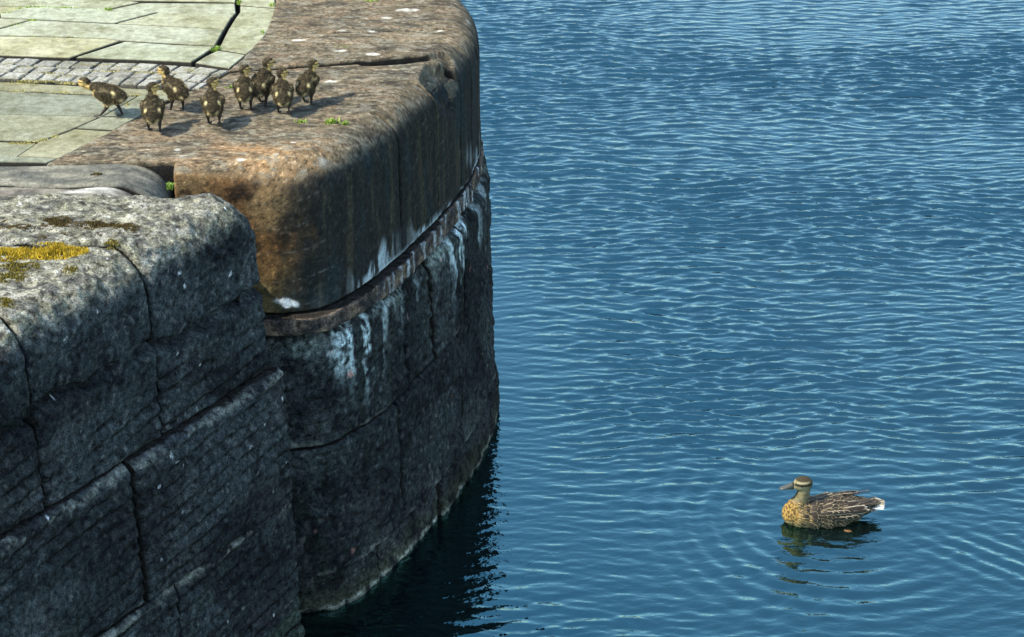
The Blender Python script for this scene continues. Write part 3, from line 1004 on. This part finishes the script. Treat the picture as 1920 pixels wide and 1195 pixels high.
YEL = [(0.50, 0.34, 0.025), (0.40, 0.29, 0.025), (0.58, 0.40, 0.04), (0.22, 0.17, 0.025)]
BRN = [(0.085, 0.062, 0.022), (0.055, 0.042, 0.018), (0.12, 0.085, 0.025)]
OLV = [(0.16, 0.13, 0.028), (0.085, 0.075, 0.02), (0.22, 0.17, 0.03)]
GRN = [(0.20, 0.30, 0.03), (0.14, 0.24, 0.03), (0.30, 0.38, 0.05)]
STRAW = [(0.36, 0.30, 0.10), (0.26, 0.24, 0.06), (0.45, 0.40, 0.18)]
for a in [(95, 501, 76, 13, 2600, YEL, .030), (20, 506, 55, 10, 1400, YEL, .024), (40, 528, 42, 11, 900, OLV, .016), (15, 548, 44, 11, 900, OLV, .016),
          (135, 534, 22, 9, 320, OLV, .012), (212, 490, 15, 6, 260, OLV, .014), (110, 452, 36, 12, 1100, BRN, .014), (40, 463, 52, 7, 800, BRN, .010),
          (195, 455, 64, 8, 1200, BRN, .013), (238, 459, 30, 9, 700, BRN, .014), (15, 450, 18, 3, 160, BRN, .008), (85, 478, 20, 3, 160, BRN, .008),
          (125, 473, 14, 3, 140, BRN, .008), (10, 597, 22, 13, 420, OLV, .014), (190, 472, 12, 3, 120, BRN, .007), (185, 356, 14, 2, 60, BRN, .008)]:
    moss_patch(*a, parent=near, bvh=bvh_near, z=2.03)
for a in [(60, 17, 50, 2, 260, GRN, .012), (140, 18, 60, 2, 260, GRN, .010), (10, 27, 14, 3, 120, GRN, .012), (62, 41, 14, 2, 90, GRN, .012), (33, 49, 20, 3, 70, GRN, .008),
          (60, 71, 16, 1.5, 70, GRN, .008), (130, 73, 10, 2, 70, OLV, .012), (20, 70, 12, 1.5, 50, GRN, .008), (104, 73, 6, 1.5, 40, GRN, .008),
          (40, 266, 40, 2, 320, STRAW, .010), (80, 262, 12, 4, 120, STRAW, .010), (104, 256, 10, 3, 90, STRAW, .010), (40, 170, 40, 1.5, 160, STRAW, .008), (120, 173, 40, 1.5, 100, STRAW, .007),
          (60, 153, 60, 2.5, 300, STRAW, .012), (130, 156, 30, 2, 160, STRAW, .010), (255, 176, 14, 1.5, 70, STRAW, .007), (240, 197, 6, 3, 60, STRAW, .010),
          (90, 138, 80, 1.2, 160, STRAW, .010), (200, 135, 90, 1.2, 200, STRAW, .010), (320, 148, 40, 1.5, 130, STRAW, .010), (60, 128, 60, 1.2, 120, STRAW, .010), (30, 120, 60, 2.5, 160, STRAW, .008), (110, 145, 90, 2, 220, STRAW, .008), (180, 122, 80, 2, 200, STRAW, .008), (270, 138, 70, 3, 240, STRAW, .008), (350, 132, 40, 3, 160, STRAW, .008), (230, 128, 60, 1.2, 120, STRAW, .010)]:
    moss_patch(*a, parent=pavement, bvh=bvh_ground, z=QZ)


def tuft(px, py, w, n, hgt, label, cols=GRN):
    x0, y0 = plan(px, py)
    z0, _ = drop(bvh_ground, x0, y0)
    ax = plan(px + w, py)[0] - x0
    V, F, C = [], [], []
    for _ in range(n):
        bx, by = random.gauss(0, ax * .5), random.gauss(0, .007)
        a = random.uniform(0, math.tau)
        lean = random.uniform(.1, .75)
        d = Vector((math.cos(a), math.sin(a), 0))
        h = hgt * random.uniform(.5, 1.15)
        wd = Vector((-d.y, d.x, 0)) * random.uniform(.0015, .0035)
        p0 = Vector((bx, by, -.006)); p1 = p0 + d * h * lean * .4 + Vector((0, 0, h * .65)); p2 = p0 + d * h * lean + Vector((0, 0, h * (1 - .35 * lean)))
        b = len(V)
        c = np.array(cols[random.randrange(len(cols))]) * random.uniform(.8, 1.25)
        V += [p0 - wd, p0 + wd, p1 + wd, p1 - wd, p2]
        F += [(b, b + 1, b + 2, b + 3), (b + 3, b + 2, b + 4)]
        C += [c * .9, c * .9, c, c, c * 1.1]
    me = new_mesh('weed_tuft', [tuple(v) for v in V], F, np.array(C), smooth=False)
    o = obj('weed_tuft', me, M_PLANT)
    o.location = (x0, y0, z0)
    o['label'] = label
    o['category'] = 'weed'
    o['group'] = 'weeds in the stone joints'


for a in [(565, 229, 12, 40, .020, 'small grass tuft, lone one of three in the joint behind the coping end'), (622, 231, 13, 60, .030, 'largest grass tuft of the three in the joint near the coping end'), (646, 233, 8, 26, .024, 'smallest grass tuft at the water end of the tufted joint'), (693, 4, 15, 40, .016, 'flat grass tuft at the far end of the coping by the farthest joint'), (808, 14, 14, 34, .014, 'flat grass tuft close to the rounded far edge of the coping'),
          (647, 92, 12, 34, .012, 'low moss-like tuft midway along a joint in bare coping'), (436, 163, 13, 46, .018, 'grass tuft at coping joint beside the row of setts'),
          (404, 95, 9, 60, .030, 'yellow-green weed in the wide curved gap beside the border flags'),
          (448, 6, 5, 26, .026, 'tiny weed in the curved gap by the farthest paving flags'),
          (510, 14, 5, 24, .024, 'tiny weed where border flag meets coping'),
          (205, 22, 8, 34, .022, 'green weed where two flag joints meet beside mossy gap'),
          (252, 37, 8, 30, .014, 'little green weed in slanted joint between pale flags'),
          (318, 352, 6, 26, .03, 'little weed in the dark notch beside the coping end'),
          (493, 64, 5, 18, .02, 'straw-coloured weed at the inner edge of the coping')]:
    tuft(*a)


# ------------------------------------------------------------------ birds
def ico(center, r, sub=2, scale=(1, 1, 1), rot=None):
    bm = bmesh.new()
    bmesh.ops.create_icosphere(bm, subdivisions=sub, radius=1.0)
    V = np.array([v.co[:] for v in bm.verts]) * np.array(scale) * r
    F = [[v.index for v in f.verts] for f in bm.faces]
    bm.free()
    if rot is not None:
        V = V @ np.array(rot.to_3x3()).T
    return V + np.array(center), F


def chain(pts):
    """overlapping balls along a limb; pts = (x, y, z, r[, ysquash])"""
    out = []
    for a, b in zip(pts[:-1], pts[1:]):
        a, b = np.array(a, float), np.array(b, float)
        L_ = np.linalg.norm(b[:3] - a[:3])
        n_ = max(2, int(L_ / (min(a[3], b[3]) * .35)) + 1)
        for t in np.linspace(0, 1, n_):
            q = a + (b - a) * t
            out.append(ico(q[:3], q[3], 2))
    return out


def union(parts, voxel, smooth_it):
    V, F = [], []
    for v, f in parts:
        b = len(V)
        V += [tuple(p) for p in v]
        F += [[b + i for i in q] for q in f]
    me = bpy.data.meshes.new('tmp')
    me.from_pydata(V, [], F)
    o = bpy.data.objects.new('tmp', me)
    COLL.objects.link(o)
    r = o.modifiers.new('r', 'REMESH'); r.mode = 'VOXEL'; r.voxel_size = voxel
    s = o.modifiers.new('s', 'SMOOTH'); s.factor = .5; s.iterations = smooth_it
    dg = bpy.context.evaluated_depsgraph_get()
    out = bpy.data.meshes.new_from_object(o.evaluated_get(dg))
    bpy.data.objects.remove(o)
    bpy.data.meshes.remove(me)
    out.polygons.foreach_set('use_smooth', np.ones(len(out.polygons), bool))
    return out


def mesh_co(me):
    a = np.empty(len(me.vertices) * 3, np.float32)
    me.vertices.foreach_get('co', a)
    return a.reshape(-1, 3)


def mesh_no(me):
    a = np.empty(len(me.vertices) * 3, np.float32)
    me.vertices.foreach_get('normal', a)
    return a.reshape(-1, 3)


def blob(p, c, r):
    return np.exp(-(((p - np.array(c)) / np.array(r)) ** 2).sum(-1))


def rotz2(p, a):
    c, s = math.cos(a), math.sin(a)
    return np.stack([p[..., 0] * c - p[..., 1] * s, p[..., 0] * s + p[..., 1] * c, p[..., 2]], -1)


def webbed_foot(length, spread, col, name, parent, loc, yaw, pitch=0.0):
    V = [(0, 0, .004)]; F = []
    toes = [(-spread, .86), (0, 1.0), (spread, .86)]
    tips = []
    for a, l in toes:
        tips.append((length * l * math.cos(a), length * l * math.sin(a)))
    for i, (x, y) in enumerate(tips):
        V.append((x, y, .0015))
        if i < 2:
            mx, my = (x + tips[i + 1][0]) / 2 * .9, (y + tips[i + 1][1]) / 2 * .9
            V.append((mx, my, .0012))
    top = len(V)
    V += [(x, y, z - .002) for x, y, z in V]
    for i in range(1, 5):
        F.append((0, i, i + 1)); F.append((top, top + i + 1, top + i))
        F.append((i, top + i, top + i + 1, i + 1))
    F += [(0, top, top + 1, 1), (5, top + 5, top, 0)]
    # toe ridges
    for a, l in toes:
        d = np.array([math.cos(a), math.sin(a)]); nrm_ = np.array([-d[1], d[0]])
        b = len(V)
        w = length * .06
        e = d * length * l
        V += [(*(nrm_ * w), .004), (*(-nrm_ * w), .004), (*(e - nrm_ * w * .5), .002), (*(e + nrm_ * w * .5), .002), (0, 0, .008), (*e, .003)]
        F += [(b, b + 4, b + 5, b + 3), (b + 4, b + 1, b + 2, b + 5)]
    # claw-side hind toe
    b = len(V)
    V += [(0, length * .05, .004), (0, -length * .05, .004), (-length * .28, 0, .001)]
    F += [(b, b + 2, b + 1)]
    M = Matrix.Translation(loc) @ Matrix.Rotation(yaw, 4, 'Z') @ Matrix.Rotation(pitch, 4, 'Y')
    V = [tuple(M @ Vector(v)) for v in V]
    me = new_mesh(name, V, F, np.tile(np.array(col, np.float32), (len(V), 1)), smooth=False)
    return obj(name, me, M_FOOT, parent)


def bill_mesh(length, w0, w1, h0, h1, c0, c1):
    """flat spoon bill along +x from the origin"""
    V, F, C = [], [], []
    n_, k = 9, 10
    for i in range(n_):
        t = i / (n_ - 1)
        w = w0 + (w1 - w0) * min(1, t * 1.4)
        w *= math.sqrt(max(0.02, 1 - max(0, (t - .78) / .22) ** 2))
        h = h0 * (1 - t) ** 1.3 + h1 * (1 - .5 * t)
        for j in range(k):
            a = math.tau * j / k
            V.append((length * t, w * math.cos(a), h * math.sin(a) - length * .06 * t + h0 * .25 * (1 - t)))
            C.append(np.array(c0) * (1 - t) + np.array(c1) * t)
    for i in range(n_ - 1):
        for j in range(k):
            F.append((i * k + j, i * k + (j + 1) % k, (i + 1) * k + (j + 1) % k, (i + 1) * k + j))
    F.append(tuple((n_ - 1) * k + j for j in range(k)))
    F.append(tuple(j for j in reversed(range(k))))
    return V, F, C


def transform(V, M):
    return [tuple(M @ Vector(v)) for v in V]


DARK = (0.038, 0.030, 0.017)
BUFF = (0.50, 0.36, 0.13)


def duckling(px, py, heading, head_yaw, label, stride=.03, size=1.0, run=0.0, lift=0, tip=0.0):
    x0, y0 = plan(px, py)
    z0, _ = drop(bvh_ground, x0, y0)
    root = thing('duckling', label, 'duckling', (x0, y0, z0 + .001), math.radians(heading), 'ducklings walking over the quay')
    S = size * .92
    pit = math.radians(13 - 6 * run + tip)
    cz = .104
    R = Matrix.Rotation(-pit, 4, 'Y')

    def bp(x, y, z):                       # body frame -> thing frame
        v = R @ Vector((x, y, z))
        return (v.x * S, v.y * S, (v.z + cz) * S)
    parts = []
    for (x, z, r, sc) in [(.038, .000, .038, (1, .98, .92)), (.012, .000, .047, (1, .96, .88)), (-.018, 0, .049, (1, .97, .85)), (-.042, .0, .041, (1, .97, .82)), (-.062, .004, .026, (1.1, .9, .7)), (-.08, .008, .011, (1.4, .9, .6))]:
        parts.append(ico(bp(x, 0, z), r * S, 2, sc, R))
    for sy in (-1, 1):                     # stub wings
        parts.append(ico(bp(.018, sy * .043, .006), .022 * S, 2, (1.5, .45, .8), R))
    neck_top = (.066 + .05 * run, 0, .165 - .036 * run)
    n0 = bp(.044, 0, .014)
    nm = ((n0[0] + neck_top[0] * S) / 2 + .004, 0, (n0[2] + neck_top[2] * S) / 2)
    parts += chain([(*n0, .029 * S), (*nm, .0170 * S), (neck_top[0] * S, 0, neck_top[2] * S, .0165 * S)])
    hy = math.radians(head_yaw)
    hc = Vector((neck_top[0] * S, 0, (neck_top[2] + .013) * S))
    hd = Vector((math.cos(hy), math.sin(hy), 0))
    RH = Matrix.Rotation(hy, 4, 'Z')
    parts.append(ico(hc + hd * .005 * S, .0240 * S, 2, (1.25, .95, .98), RH))
    parts.append(ico(hc + hd * .021 * S - Vector((0, 0, .003)) * S, .013 * S, 2, (1.1, .9, .8), RH))
    feet = []
    for sy, sg in ((1, 1), (-1, -1)):
        fx = sg * stride * (1 if lift >= 0 else -1)
        lifted = (lift != 0 and sg == -1)
        fz = .034 if lifted else .006
        if lifted:
            fx = -.026; knee_z = .05
        hip = (-.004, sy * .024, .072); knee = (-.012 + fx * .3, sy * .026, .046)
        ank = (fx - .004, sy * .024, fz)
        parts += chain([(hip[0] * S, hip[1] * S, hip[2] * S, .019 * S), (knee[0] * S, knee[1] * S, knee[2] * S, .0085 * S), (ank[0] * S, ank[1] * S, ank[2] * S, .0052 * S)])
        feet.append((ank, lifted))
    me = union(parts, .0026 * S, 5)
    P = mesh_co(me) / S
    Nn = mesh_no(me)
    # markings, in the body's own frame
    Q = (P - np.array((0, 0, cz))) @ np.array(R.to_3x3())         # back to body frame
    col = np.tile(np.array(DARK, np.float32), (len(P), 1))
    nz_ = fbm(P, 60, 3, 1.0 + px)
    col = mixc(col, (0.080, 0.062, 0.033), sstep(0, .6, nz_))
    NQ = Nn @ np.array(R.to_3x3())
    low = (1 - sstep(-.036, -.018, Q[:, 2] + .006 * nz_)) * (1 - sstep(-.35, .0, NQ[:, 2]))
    col = mixc(col, (0.36, 0.28, 0.14), low * .9)
    breast = sstep(.35, .75, NQ[:, 0]) * sstep(.035, .055, Q[:, 0]) * (1 - sstep(.012, .03, Q[:, 2]))
    col = mixc(col, BUFF, breast * .9)
    for sy in (-1, 1):
        col = mixc(col, (0.60, 0.50, 0.25), np.clip(1.6 * blob(Q, (-.040, sy * .029, .026), (.0085, .0052, .02)), 0, 1))      # rump-side spot
        col = mixc(col, (0.55, 0.46, 0.24), np.clip(1.7 * blob(Q, (-.070, sy * .014, -.006), (.012, .010, .008)), 0, 1))     # by the tail
        col = mixc(col, (0.58, 0.48, 0.26), np.clip(1.6 * blob(Q, (.006, sy * .048, .028), (.024, .012, .0045)), 0, 1))       # wing bar
        col = mixc(col, (0.42, 0.32, 0.14), np.clip(1.3 * blob(Q, (.018, sy * .058, -.008), (.022, .010, .0045)), 0, 1) * .6)
    # head and neck, turned with the head
    G = rotz2(P - np.array((neck_top[0], 0, neck_top[2] + .013)), -hy)
    NH = rotz2(Nn, -hy)
    headz = (sstep(.143, .155, P[:, 2]) if run < .3 else sstep(.075, .09, P[:, 0])) * (1 - sstep(.028, .036, np.hypot(P[:, 0] - neck_top[0], P[:, 1])))
    front = np.clip(sstep(.0, .3, NH[:, 0]) + sstep(.80, .92, np.abs(NH[:, 1])) * sstep(-.6, -.3, NH[:, 0]), 0, 1)
    front = front * (1 - sstep(.006, .011, G[:, 2] - .12 * G[:, 0]))
    col = mixc(col, BUFF, front * headz * .95)
    brow = np.exp(-((G[:, 2] - .0105) / .0022) ** 2) * sstep(.0, .006, G[:, 0]) * sstep(.004, .008, np.abs(G[:, 1]))
    col = mixc(col, BUFF, np.clip(brow, 0, 1) * headz)
    stripe = np.exp(-((G[:, 2] - .0045) / .0026) ** 2) * sstep(.004, .01, np.abs(G[:, 1]))
    col = mixc(col, (0.03, 0.022, 0.014), np.clip(stripe, 0, 1) * headz)
    legm = (1 - sstep(.052, .062, P[:, 2])) * (np.abs(P[:, 1]) > .012)
    col = mixc(col, (0.035, 0.030, 0.024), legm)
    set_col(me, col)
    # matted down: rough the surface a little
    rough = fbm(P, 120, 2, 7.0 + px) * .0018 * (1 - legm) * S
    newp = P * S + Nn * rough[:, None]
    me.vertices.foreach_set('co', newp.astype(np.float32).ravel())
    me.update()
    me.name = 'body'
    obj('body', me, M_DOWN, root)
    # loose down standing off the outline
    V, F, C = [], [], []
    cand = np.where((P[:, 2] > .046))[0]
    for i in rng.choice(cand, min(4200, len(cand)), replace=True):
        if legm[i] > .2:
            continue
        hd_ = headz[i]
        p = Vector(newp[i]); nn = Vector(Nn[i])
        back = Vector((-1, 0, -.25))
        d = (nn * 1.0 + back * .8 + Vector(rng.normal(0, .35, 3))).normalized()
        ln = (.0045 if hd_ > .5 else .0105) * random.uniform(.6, 1.2) * S
        t = d.cross(Vector(rng.normal(0, 1, 3))).normalized() * .0008 * S
        b = len(V)
        V += [tuple(p - t), tuple(p + t), tuple(p + d * ln)]
        F.append((b, b + 1, b + 2))
        cc = col[i] * random.uniform(.85, 1.3)
        C += [cc, cc, cc * 1.5 + np.array((.03, .023, .010))]
    m2 = new_mesh('down', V, F, np.array(C), smooth=False)
    o2 = obj('down', m2, M_DOWN, root)
    o2['kind'] = 'stuff'
    bv, bf, bc = bill_mesh(.024 * S, .0062 * S, .0066 * S, .0055 * S, .0026 * S, (.05, .042, .035), (.10, .075, .055))
    MB = Matrix.Translation(hc + hd * .029 * S - Vector((0, 0, .0045)) * S) @ RH
    obj('bill', new_mesh('bill', transform(bv, MB), bf, np.array(bc)), M_BILL, root)
    for sy in (-1, 1):
        v, f_ = ico((0, 0, 0), .0034 * S, 2)
        ep = hc + hd * .012 * S + Vector((-hd.y, hd.x, 0)) * sy * .0175 * S + Vector((0, 0, .004)) * S
        obj('eye', new_mesh('eye', v + np.array(ep), f_), M_EYE, root)
    for (ank, lifted), sy in zip(feet, (1, -1)):
        webbed_foot(.034 * S, .55, (.045, .038, .03), 'foot', root, Vector((ank[0] * S, ank[1] * S, (ank[2] - .005) * S)), math.radians(sy * 6), math.radians(80) if lifted else 0)
    return root


duckling(208, 219, 158, 8, 'duckling running with outstretched neck across the dark gap in the flags', .042, 1.03, run=1.0)
duckling(290, 247, 98, -62, 'duckling seen from behind on the coping edge next to the lower flags', .014, 1.03, tip=6)
duckling(331, 205, 134, 22, 'duckling looking away over its shoulder beside the granite setts', .016, 1.0, run=.12)
duckling(402, 236, 97, -68, 'duckling with one foot turned up behind it, walking alone on the coping', .022, 1.02, lift=1, tip=-3)
duckling(461, 205, 96, -60, 'duckling partly covering a sibling, nearest the weed at the sett band', .008, .97, tip=2)
duckling(494, 196, 72, -34, 'duckling half hidden behind its sibling, stepping towards the raised joint', .026, 1.02, tip=9)
duckling(532, 212, 98, -64, 'duckling walking just ahead of the grass tufts with one foot raised', .016, .98, lift=1, tip=4)
duckling(578, 194, 70, -30, 'duckling closest to the water side, leading along the coping', .012, .96, tip=7)


# ------------------------------------------------------------------ the mother duck on the water
hen = thing('mallard_duck', 'mottled brown female mallard swimming on the blue water', 'duck', (DUCK[0], DUCK[1], 0.0), math.radians(188))
parts = []
for (x, z, r, sc) in [(.178, .050, .058, (.95, 1, 1.05)), (.14, .045, .072, (1, 1, 1)), (.09, .040, .079, (1, 1.02, .98)), (.03, .038, .084, (1, 1.02, .95)), (-.03, .040, .083, (1, 1, .92)),
                      (-.09, .048, .070, (1, 1, .86)), (-.14, .058, .052, (1.1, 1, .75)), (-.18, .068, .036, (1.2, 1.1, .55)), (-.215, .078, .022, (1.5, 1.5, .4))]:
    parts.append(ico((x, 0, z), r, 3, sc))
parts += chain([(.165, 0, .085, .048), (.150, 0, .118, .037), (.138, 0, .150, .0325), (.134, 0, .182, .031)])
parts.append(ico((.142, 0, .212), .0395, 3, (1.2, .86, .96)))
parts.append(ico((.170, 0, .203), .024, 3, (1.2, .8, .85)))
for sy in (-1, 1):
    parts.append(ico((-.02, sy * .062, .062), .04, 3, (2.9, .55, 1.05)))       # folded wing
me = union(parts, .0042, 6)
P = mesh_co(me); Nn = mesh_no(me)
n1 = fbm(P, 26, 3, 3.0); n2 = fbm(P, 70, 2, 9.0)
col = np.tile(np.array((0.20, 0.15, 0.085), np.float32), (len(P), 1))
breast = sstep(.10, .17, P[:, 0] + .03 * n1) * (1 - sstep(.11, .14, P[:, 2]))
col = mixc(col, (0.30, 0.19, 0.055), breast)
sc1 = 3.0 * fbm(P, (110, 90, 90), 2, 19.0) + .15
col = mixc(col, (0.035, 0.024, 0.013), sstep(.15, .6, sc1) * .85 * (1 - sstep(.115, .13, P[:, 2])))
col = mixc(col, (0.42, 0.34, 0.22), (1 - sstep(.015, .05, P[:, 2])) * sstep(-.2, .1, P[:, 0] + .1) * sstep(-.2, .4, -sc1) * .5)
neck = sstep(.115, .14, P[:, 2]) * sstep(.08, .10, P[:, 0])
col = mixc(col, (0.155, 0.135, 0.072), neck)
col = mixc(col, (0.07, 0.058, 0.03), neck * sstep(.05, .35, n2) * .7)
hz = sstep(.185, .197, P[:, 2])
col = mixc(col, (0.25, 0.215, 0.12), hz * sstep(-.3, .3, n2 * .5 + .3) * (1 - sstep(.150, .105, P[:, 0]) if False else sstep(.105, .15, P[:, 0])))
crown = sstep(.2325, .237, P[:, 2] + .18 * (P[:, 0] - .14) * 0)
col = mixc(col, (0.045, 0.036, 0.02), crown)
brow = np.exp(-((P[:, 2] - .2290) / .0028) ** 2) * sstep(.118, .135, P[:, 0]) * sstep(.012, .02, np.abs(P[:, 1])) * hz
col = mixc(col, (0.36, 0.32, 0.19), np.clip(brow, 0, 1))
eyes = np.exp(-((P[:, 2] - .2185) / .0064) ** 2) * sstep(.008, .014, np.abs(P[:, 1])) * hz
col = mixc(col, (0.012, 0.010, 0.006), np.clip(1.3 * eyes, 0, 1))
nape = (1 - sstep(.105, .122, P[:, 0])) * sstep(.15, .18, P[:, 2])
col = mixc(col, (0.06, 0.05, 0.028), nape * .85)
set_col(me, col)
me.name = 'body'
obj('body', me, M_DOWN, hen)
bvh_hen = BVHTree.FromPolygons([tuple(p) for p in P], [tuple(p.vertices) for p in me.polygons])


def feather(length, width, col_c, col_e, curl=.12, edge=.22, shaft=True):
    """one leaf-shaped vane along -x, root at the origin, arched across"""
    V, F, C = [], [], []
    n_, k = 7, 7
    for i in range(n_):
        t = i / (n_ - 1)
        w = width * (math.sin(math.pi * min(1, (t * .82 + .12))) ** .6) * (1 if t < .75 else math.sqrt(max(.03, 1 - ((t - .75) / .27) ** 2)))
        for j in range(k):
            u = (j / (k - 1)) * 2 - 1
            V.append((-length * t, u * w * .5, -curl * width * u * u + .03 * length * math.sin(t * 2.5) - .10 * length * t * t))
            e = max(abs(u), (t - .55) / .45 if t > .55 else 0)
            C.append(np.array(col_e if e > 1 - edge * 2.2 + .1 else col_c) * (1.15 if (shaft and j == k // 2 and t < .8) else 1))
    for i in range(n_ - 1):
        for j in range(k - 1):
            a = i * k + j
            F.append((a, a + k, a + k + 1, a + 1))
    return V, F, C


def frame(p, nrm_, back, tilt):
    """matrix whose -x runs along `back`, z along the surface normal, tip raised by tilt"""
    z = nrm_.normalized()
    xb = (back - z * back.dot(z)).normalized()
    xb = (xb * math.cos(tilt) + z * math.sin(tilt)).normalized()
    yv = z.cross(-xb).normalized()
    zv = (-xb).cross(yv).normalized()
    M = Matrix(((-xb.x, yv.x, zv.x, p.x), (-xb.y, yv.y, zv.y, p.y), (-xb.z, yv.z, zv.z, p.z), (0, 0, 0, 1)))
    return M


def surf_hit(x, ang):
    d = Vector((0, math.sin(ang), math.cos(ang)))
    o_ = Vector((x, 0, .045)) + d * .5
    h = bvh_hen.ray_cast(o_, -d)
    return h[0], h[1]


# small contour feathers over breast, flanks and back
V, F, C = [], [], []
fr = np.random.default_rng(3)
for row in range(30):
    x = -.20 + row * .0128
    for j in range(-13, 14):
        ang = (j + (.5 if row % 2 else 0)) * math.radians(9.5)
        if abs(ang) > math.radians(122):
            continue
        p, nn = surf_hit(x + fr.normal(0, .002), ang + fr.normal(0, .03))
        if p is None or p.z < .004 or (p.z > .125 and x > .09):
            continue
        isbr = x + fr.normal(0, .018) > .128
        L_ = (.017 if isbr else .032) * fr.uniform(.85, 1.15)
        W_ = (.011 if isbr else .021) * fr.uniform(.85, 1.15)
        if isbr:
            cc, ce = (.040, .027, .013), np.array((.33, .235, .095)) * fr.uniform(.55, 1.2)
        elif p.z < .05:
            cc, ce = (.035, .025, .013), np.array((.33, .26, .14)) * fr.uniform(.7, 1.1)
        else:
            cc, ce = (.020, .015, .009), np.array((.29, .225, .12)) * fr.uniform(.7, 1.1)
        v, f_, c_ = feather(L_, W_, cc, ce, edge=.13 if not isbr else .2)
        M = frame(p + nn * .0012, nn, Vector((-1, 0, -.15)), math.radians(8))
        b = len(V)
        V += transform(v, M)
        F += [tuple(b + i for i in q) for q in f_]
        C += c_
cf = obj('contour_feathers', new_mesh('contour_feathers', V, F, np.array(C)), M_FEATHER, hen)
cf['kind'] = 'stuff'

for sy in (-1, 1):
    wing = None
    specs = []
    # scapulars, coverts, tertials, primaries: (x, angle, length, width, raise, dark, edge)
    for i in range(6):
        specs.append((.085 - i * .022, math.radians(20 + 2 * i), .055, .024, 9, (.022, .016, .010), (.42, .33, .19)))
    for i in range(6):
        specs.append((.075 - i * .024, math.radians(42), .055, .024, 8, (.022, .016, .010), (.40, .32, .19)))
    for i in range(5):
        specs.append((.055 - i * .026, math.radians(63), .05, .022, 7, (.022, .016, .010), (.45, .36, .23)))
    for i in range(4):
        specs.append((-.035 - i * .010, math.radians(38 + i * 9), .105, .026, 8, (.022, .016, .010), (.55, .47, .34)))
    for i in range(3):
        specs.append((-.075 - i * .012, math.radians(34 + i * 8), .125, .018, 7, (.030, .024, .018), (.16, .13, .09)))
    for i in range(4):
        specs.append((.02 - i * .03, math.radians(82), .05, .022, 9, (.022, .016, .010), (.46, .38, .25)))
    first = True
    for (x, ang, l_, w_, tl, cd, ce) in specs:
        p, nn = surf_hit(x, ang * sy)
        if p is None:
            continue
        v, f_, c_ = feather(l_, w_, cd, ce, curl=.16, edge=.17)
        M = frame(p + nn * .004, nn, Vector((-1, sy * -.06, .02)), math.radians(tl))
        me = new_mesh('feather', transform(v, M), f_, np.array(c_))
        if first:
            wing = obj('wing', me, M_FEATHER, hen)
            first = False
        else:
            obj('feather', me, M_FEATHER, wing)
# tail fan
tail = None
for i in range(-5, 6):
    outer = abs(i) >= 3
    cd = (.42, .38, .30) if outer else (.09, .068, .04)
    ce = (.62, .58, .50) if outer else (.42, .34, .22)
    v, f_, c_ = feather(.092 - .003 * abs(i), .024, cd, ce, curl=.1, edge=.2)
    M = Matrix.Translation((-.178, i * .0052, .082 - .0026 * abs(i))) @ Matrix.Rotation(math.radians(-i * 3.4), 4, 'Z') @ Matrix.Rotation(math.radians(3), 4, 'Y')
    me = new_mesh('feather', transform(v, M), f_, np.array(c_))
    if tail is None:
        tail = obj('tail', me, M_FEATHER, hen)
    else:
        obj('feather', me, M_FEATHER, tail)
bv, bf, bc = bill_mesh(.068, .0140, .0150, .0155, .0058, (.040, .042, .030), (.065, .07, .058))
obj('bill', new_mesh('bill', transform(bv, Matrix.Translation((.189, 0, .2005)) @ Matrix.Rotation(math.radians(3), 4, 'Y')), bf, np.array(bc)), M_BILL, hen)
for sy in (-1, 1):
    v, f_ = ico((.160, sy * .0308, .2190), .0052, 2)
    obj('eye', new_mesh('eye', v, f_), M_EYE, hen)
webbed_foot(.036, .4, (.16, .07, .015), 'foot', hen, Vector((-.045, .106, -.003)), math.radians(150), math.radians(-4))
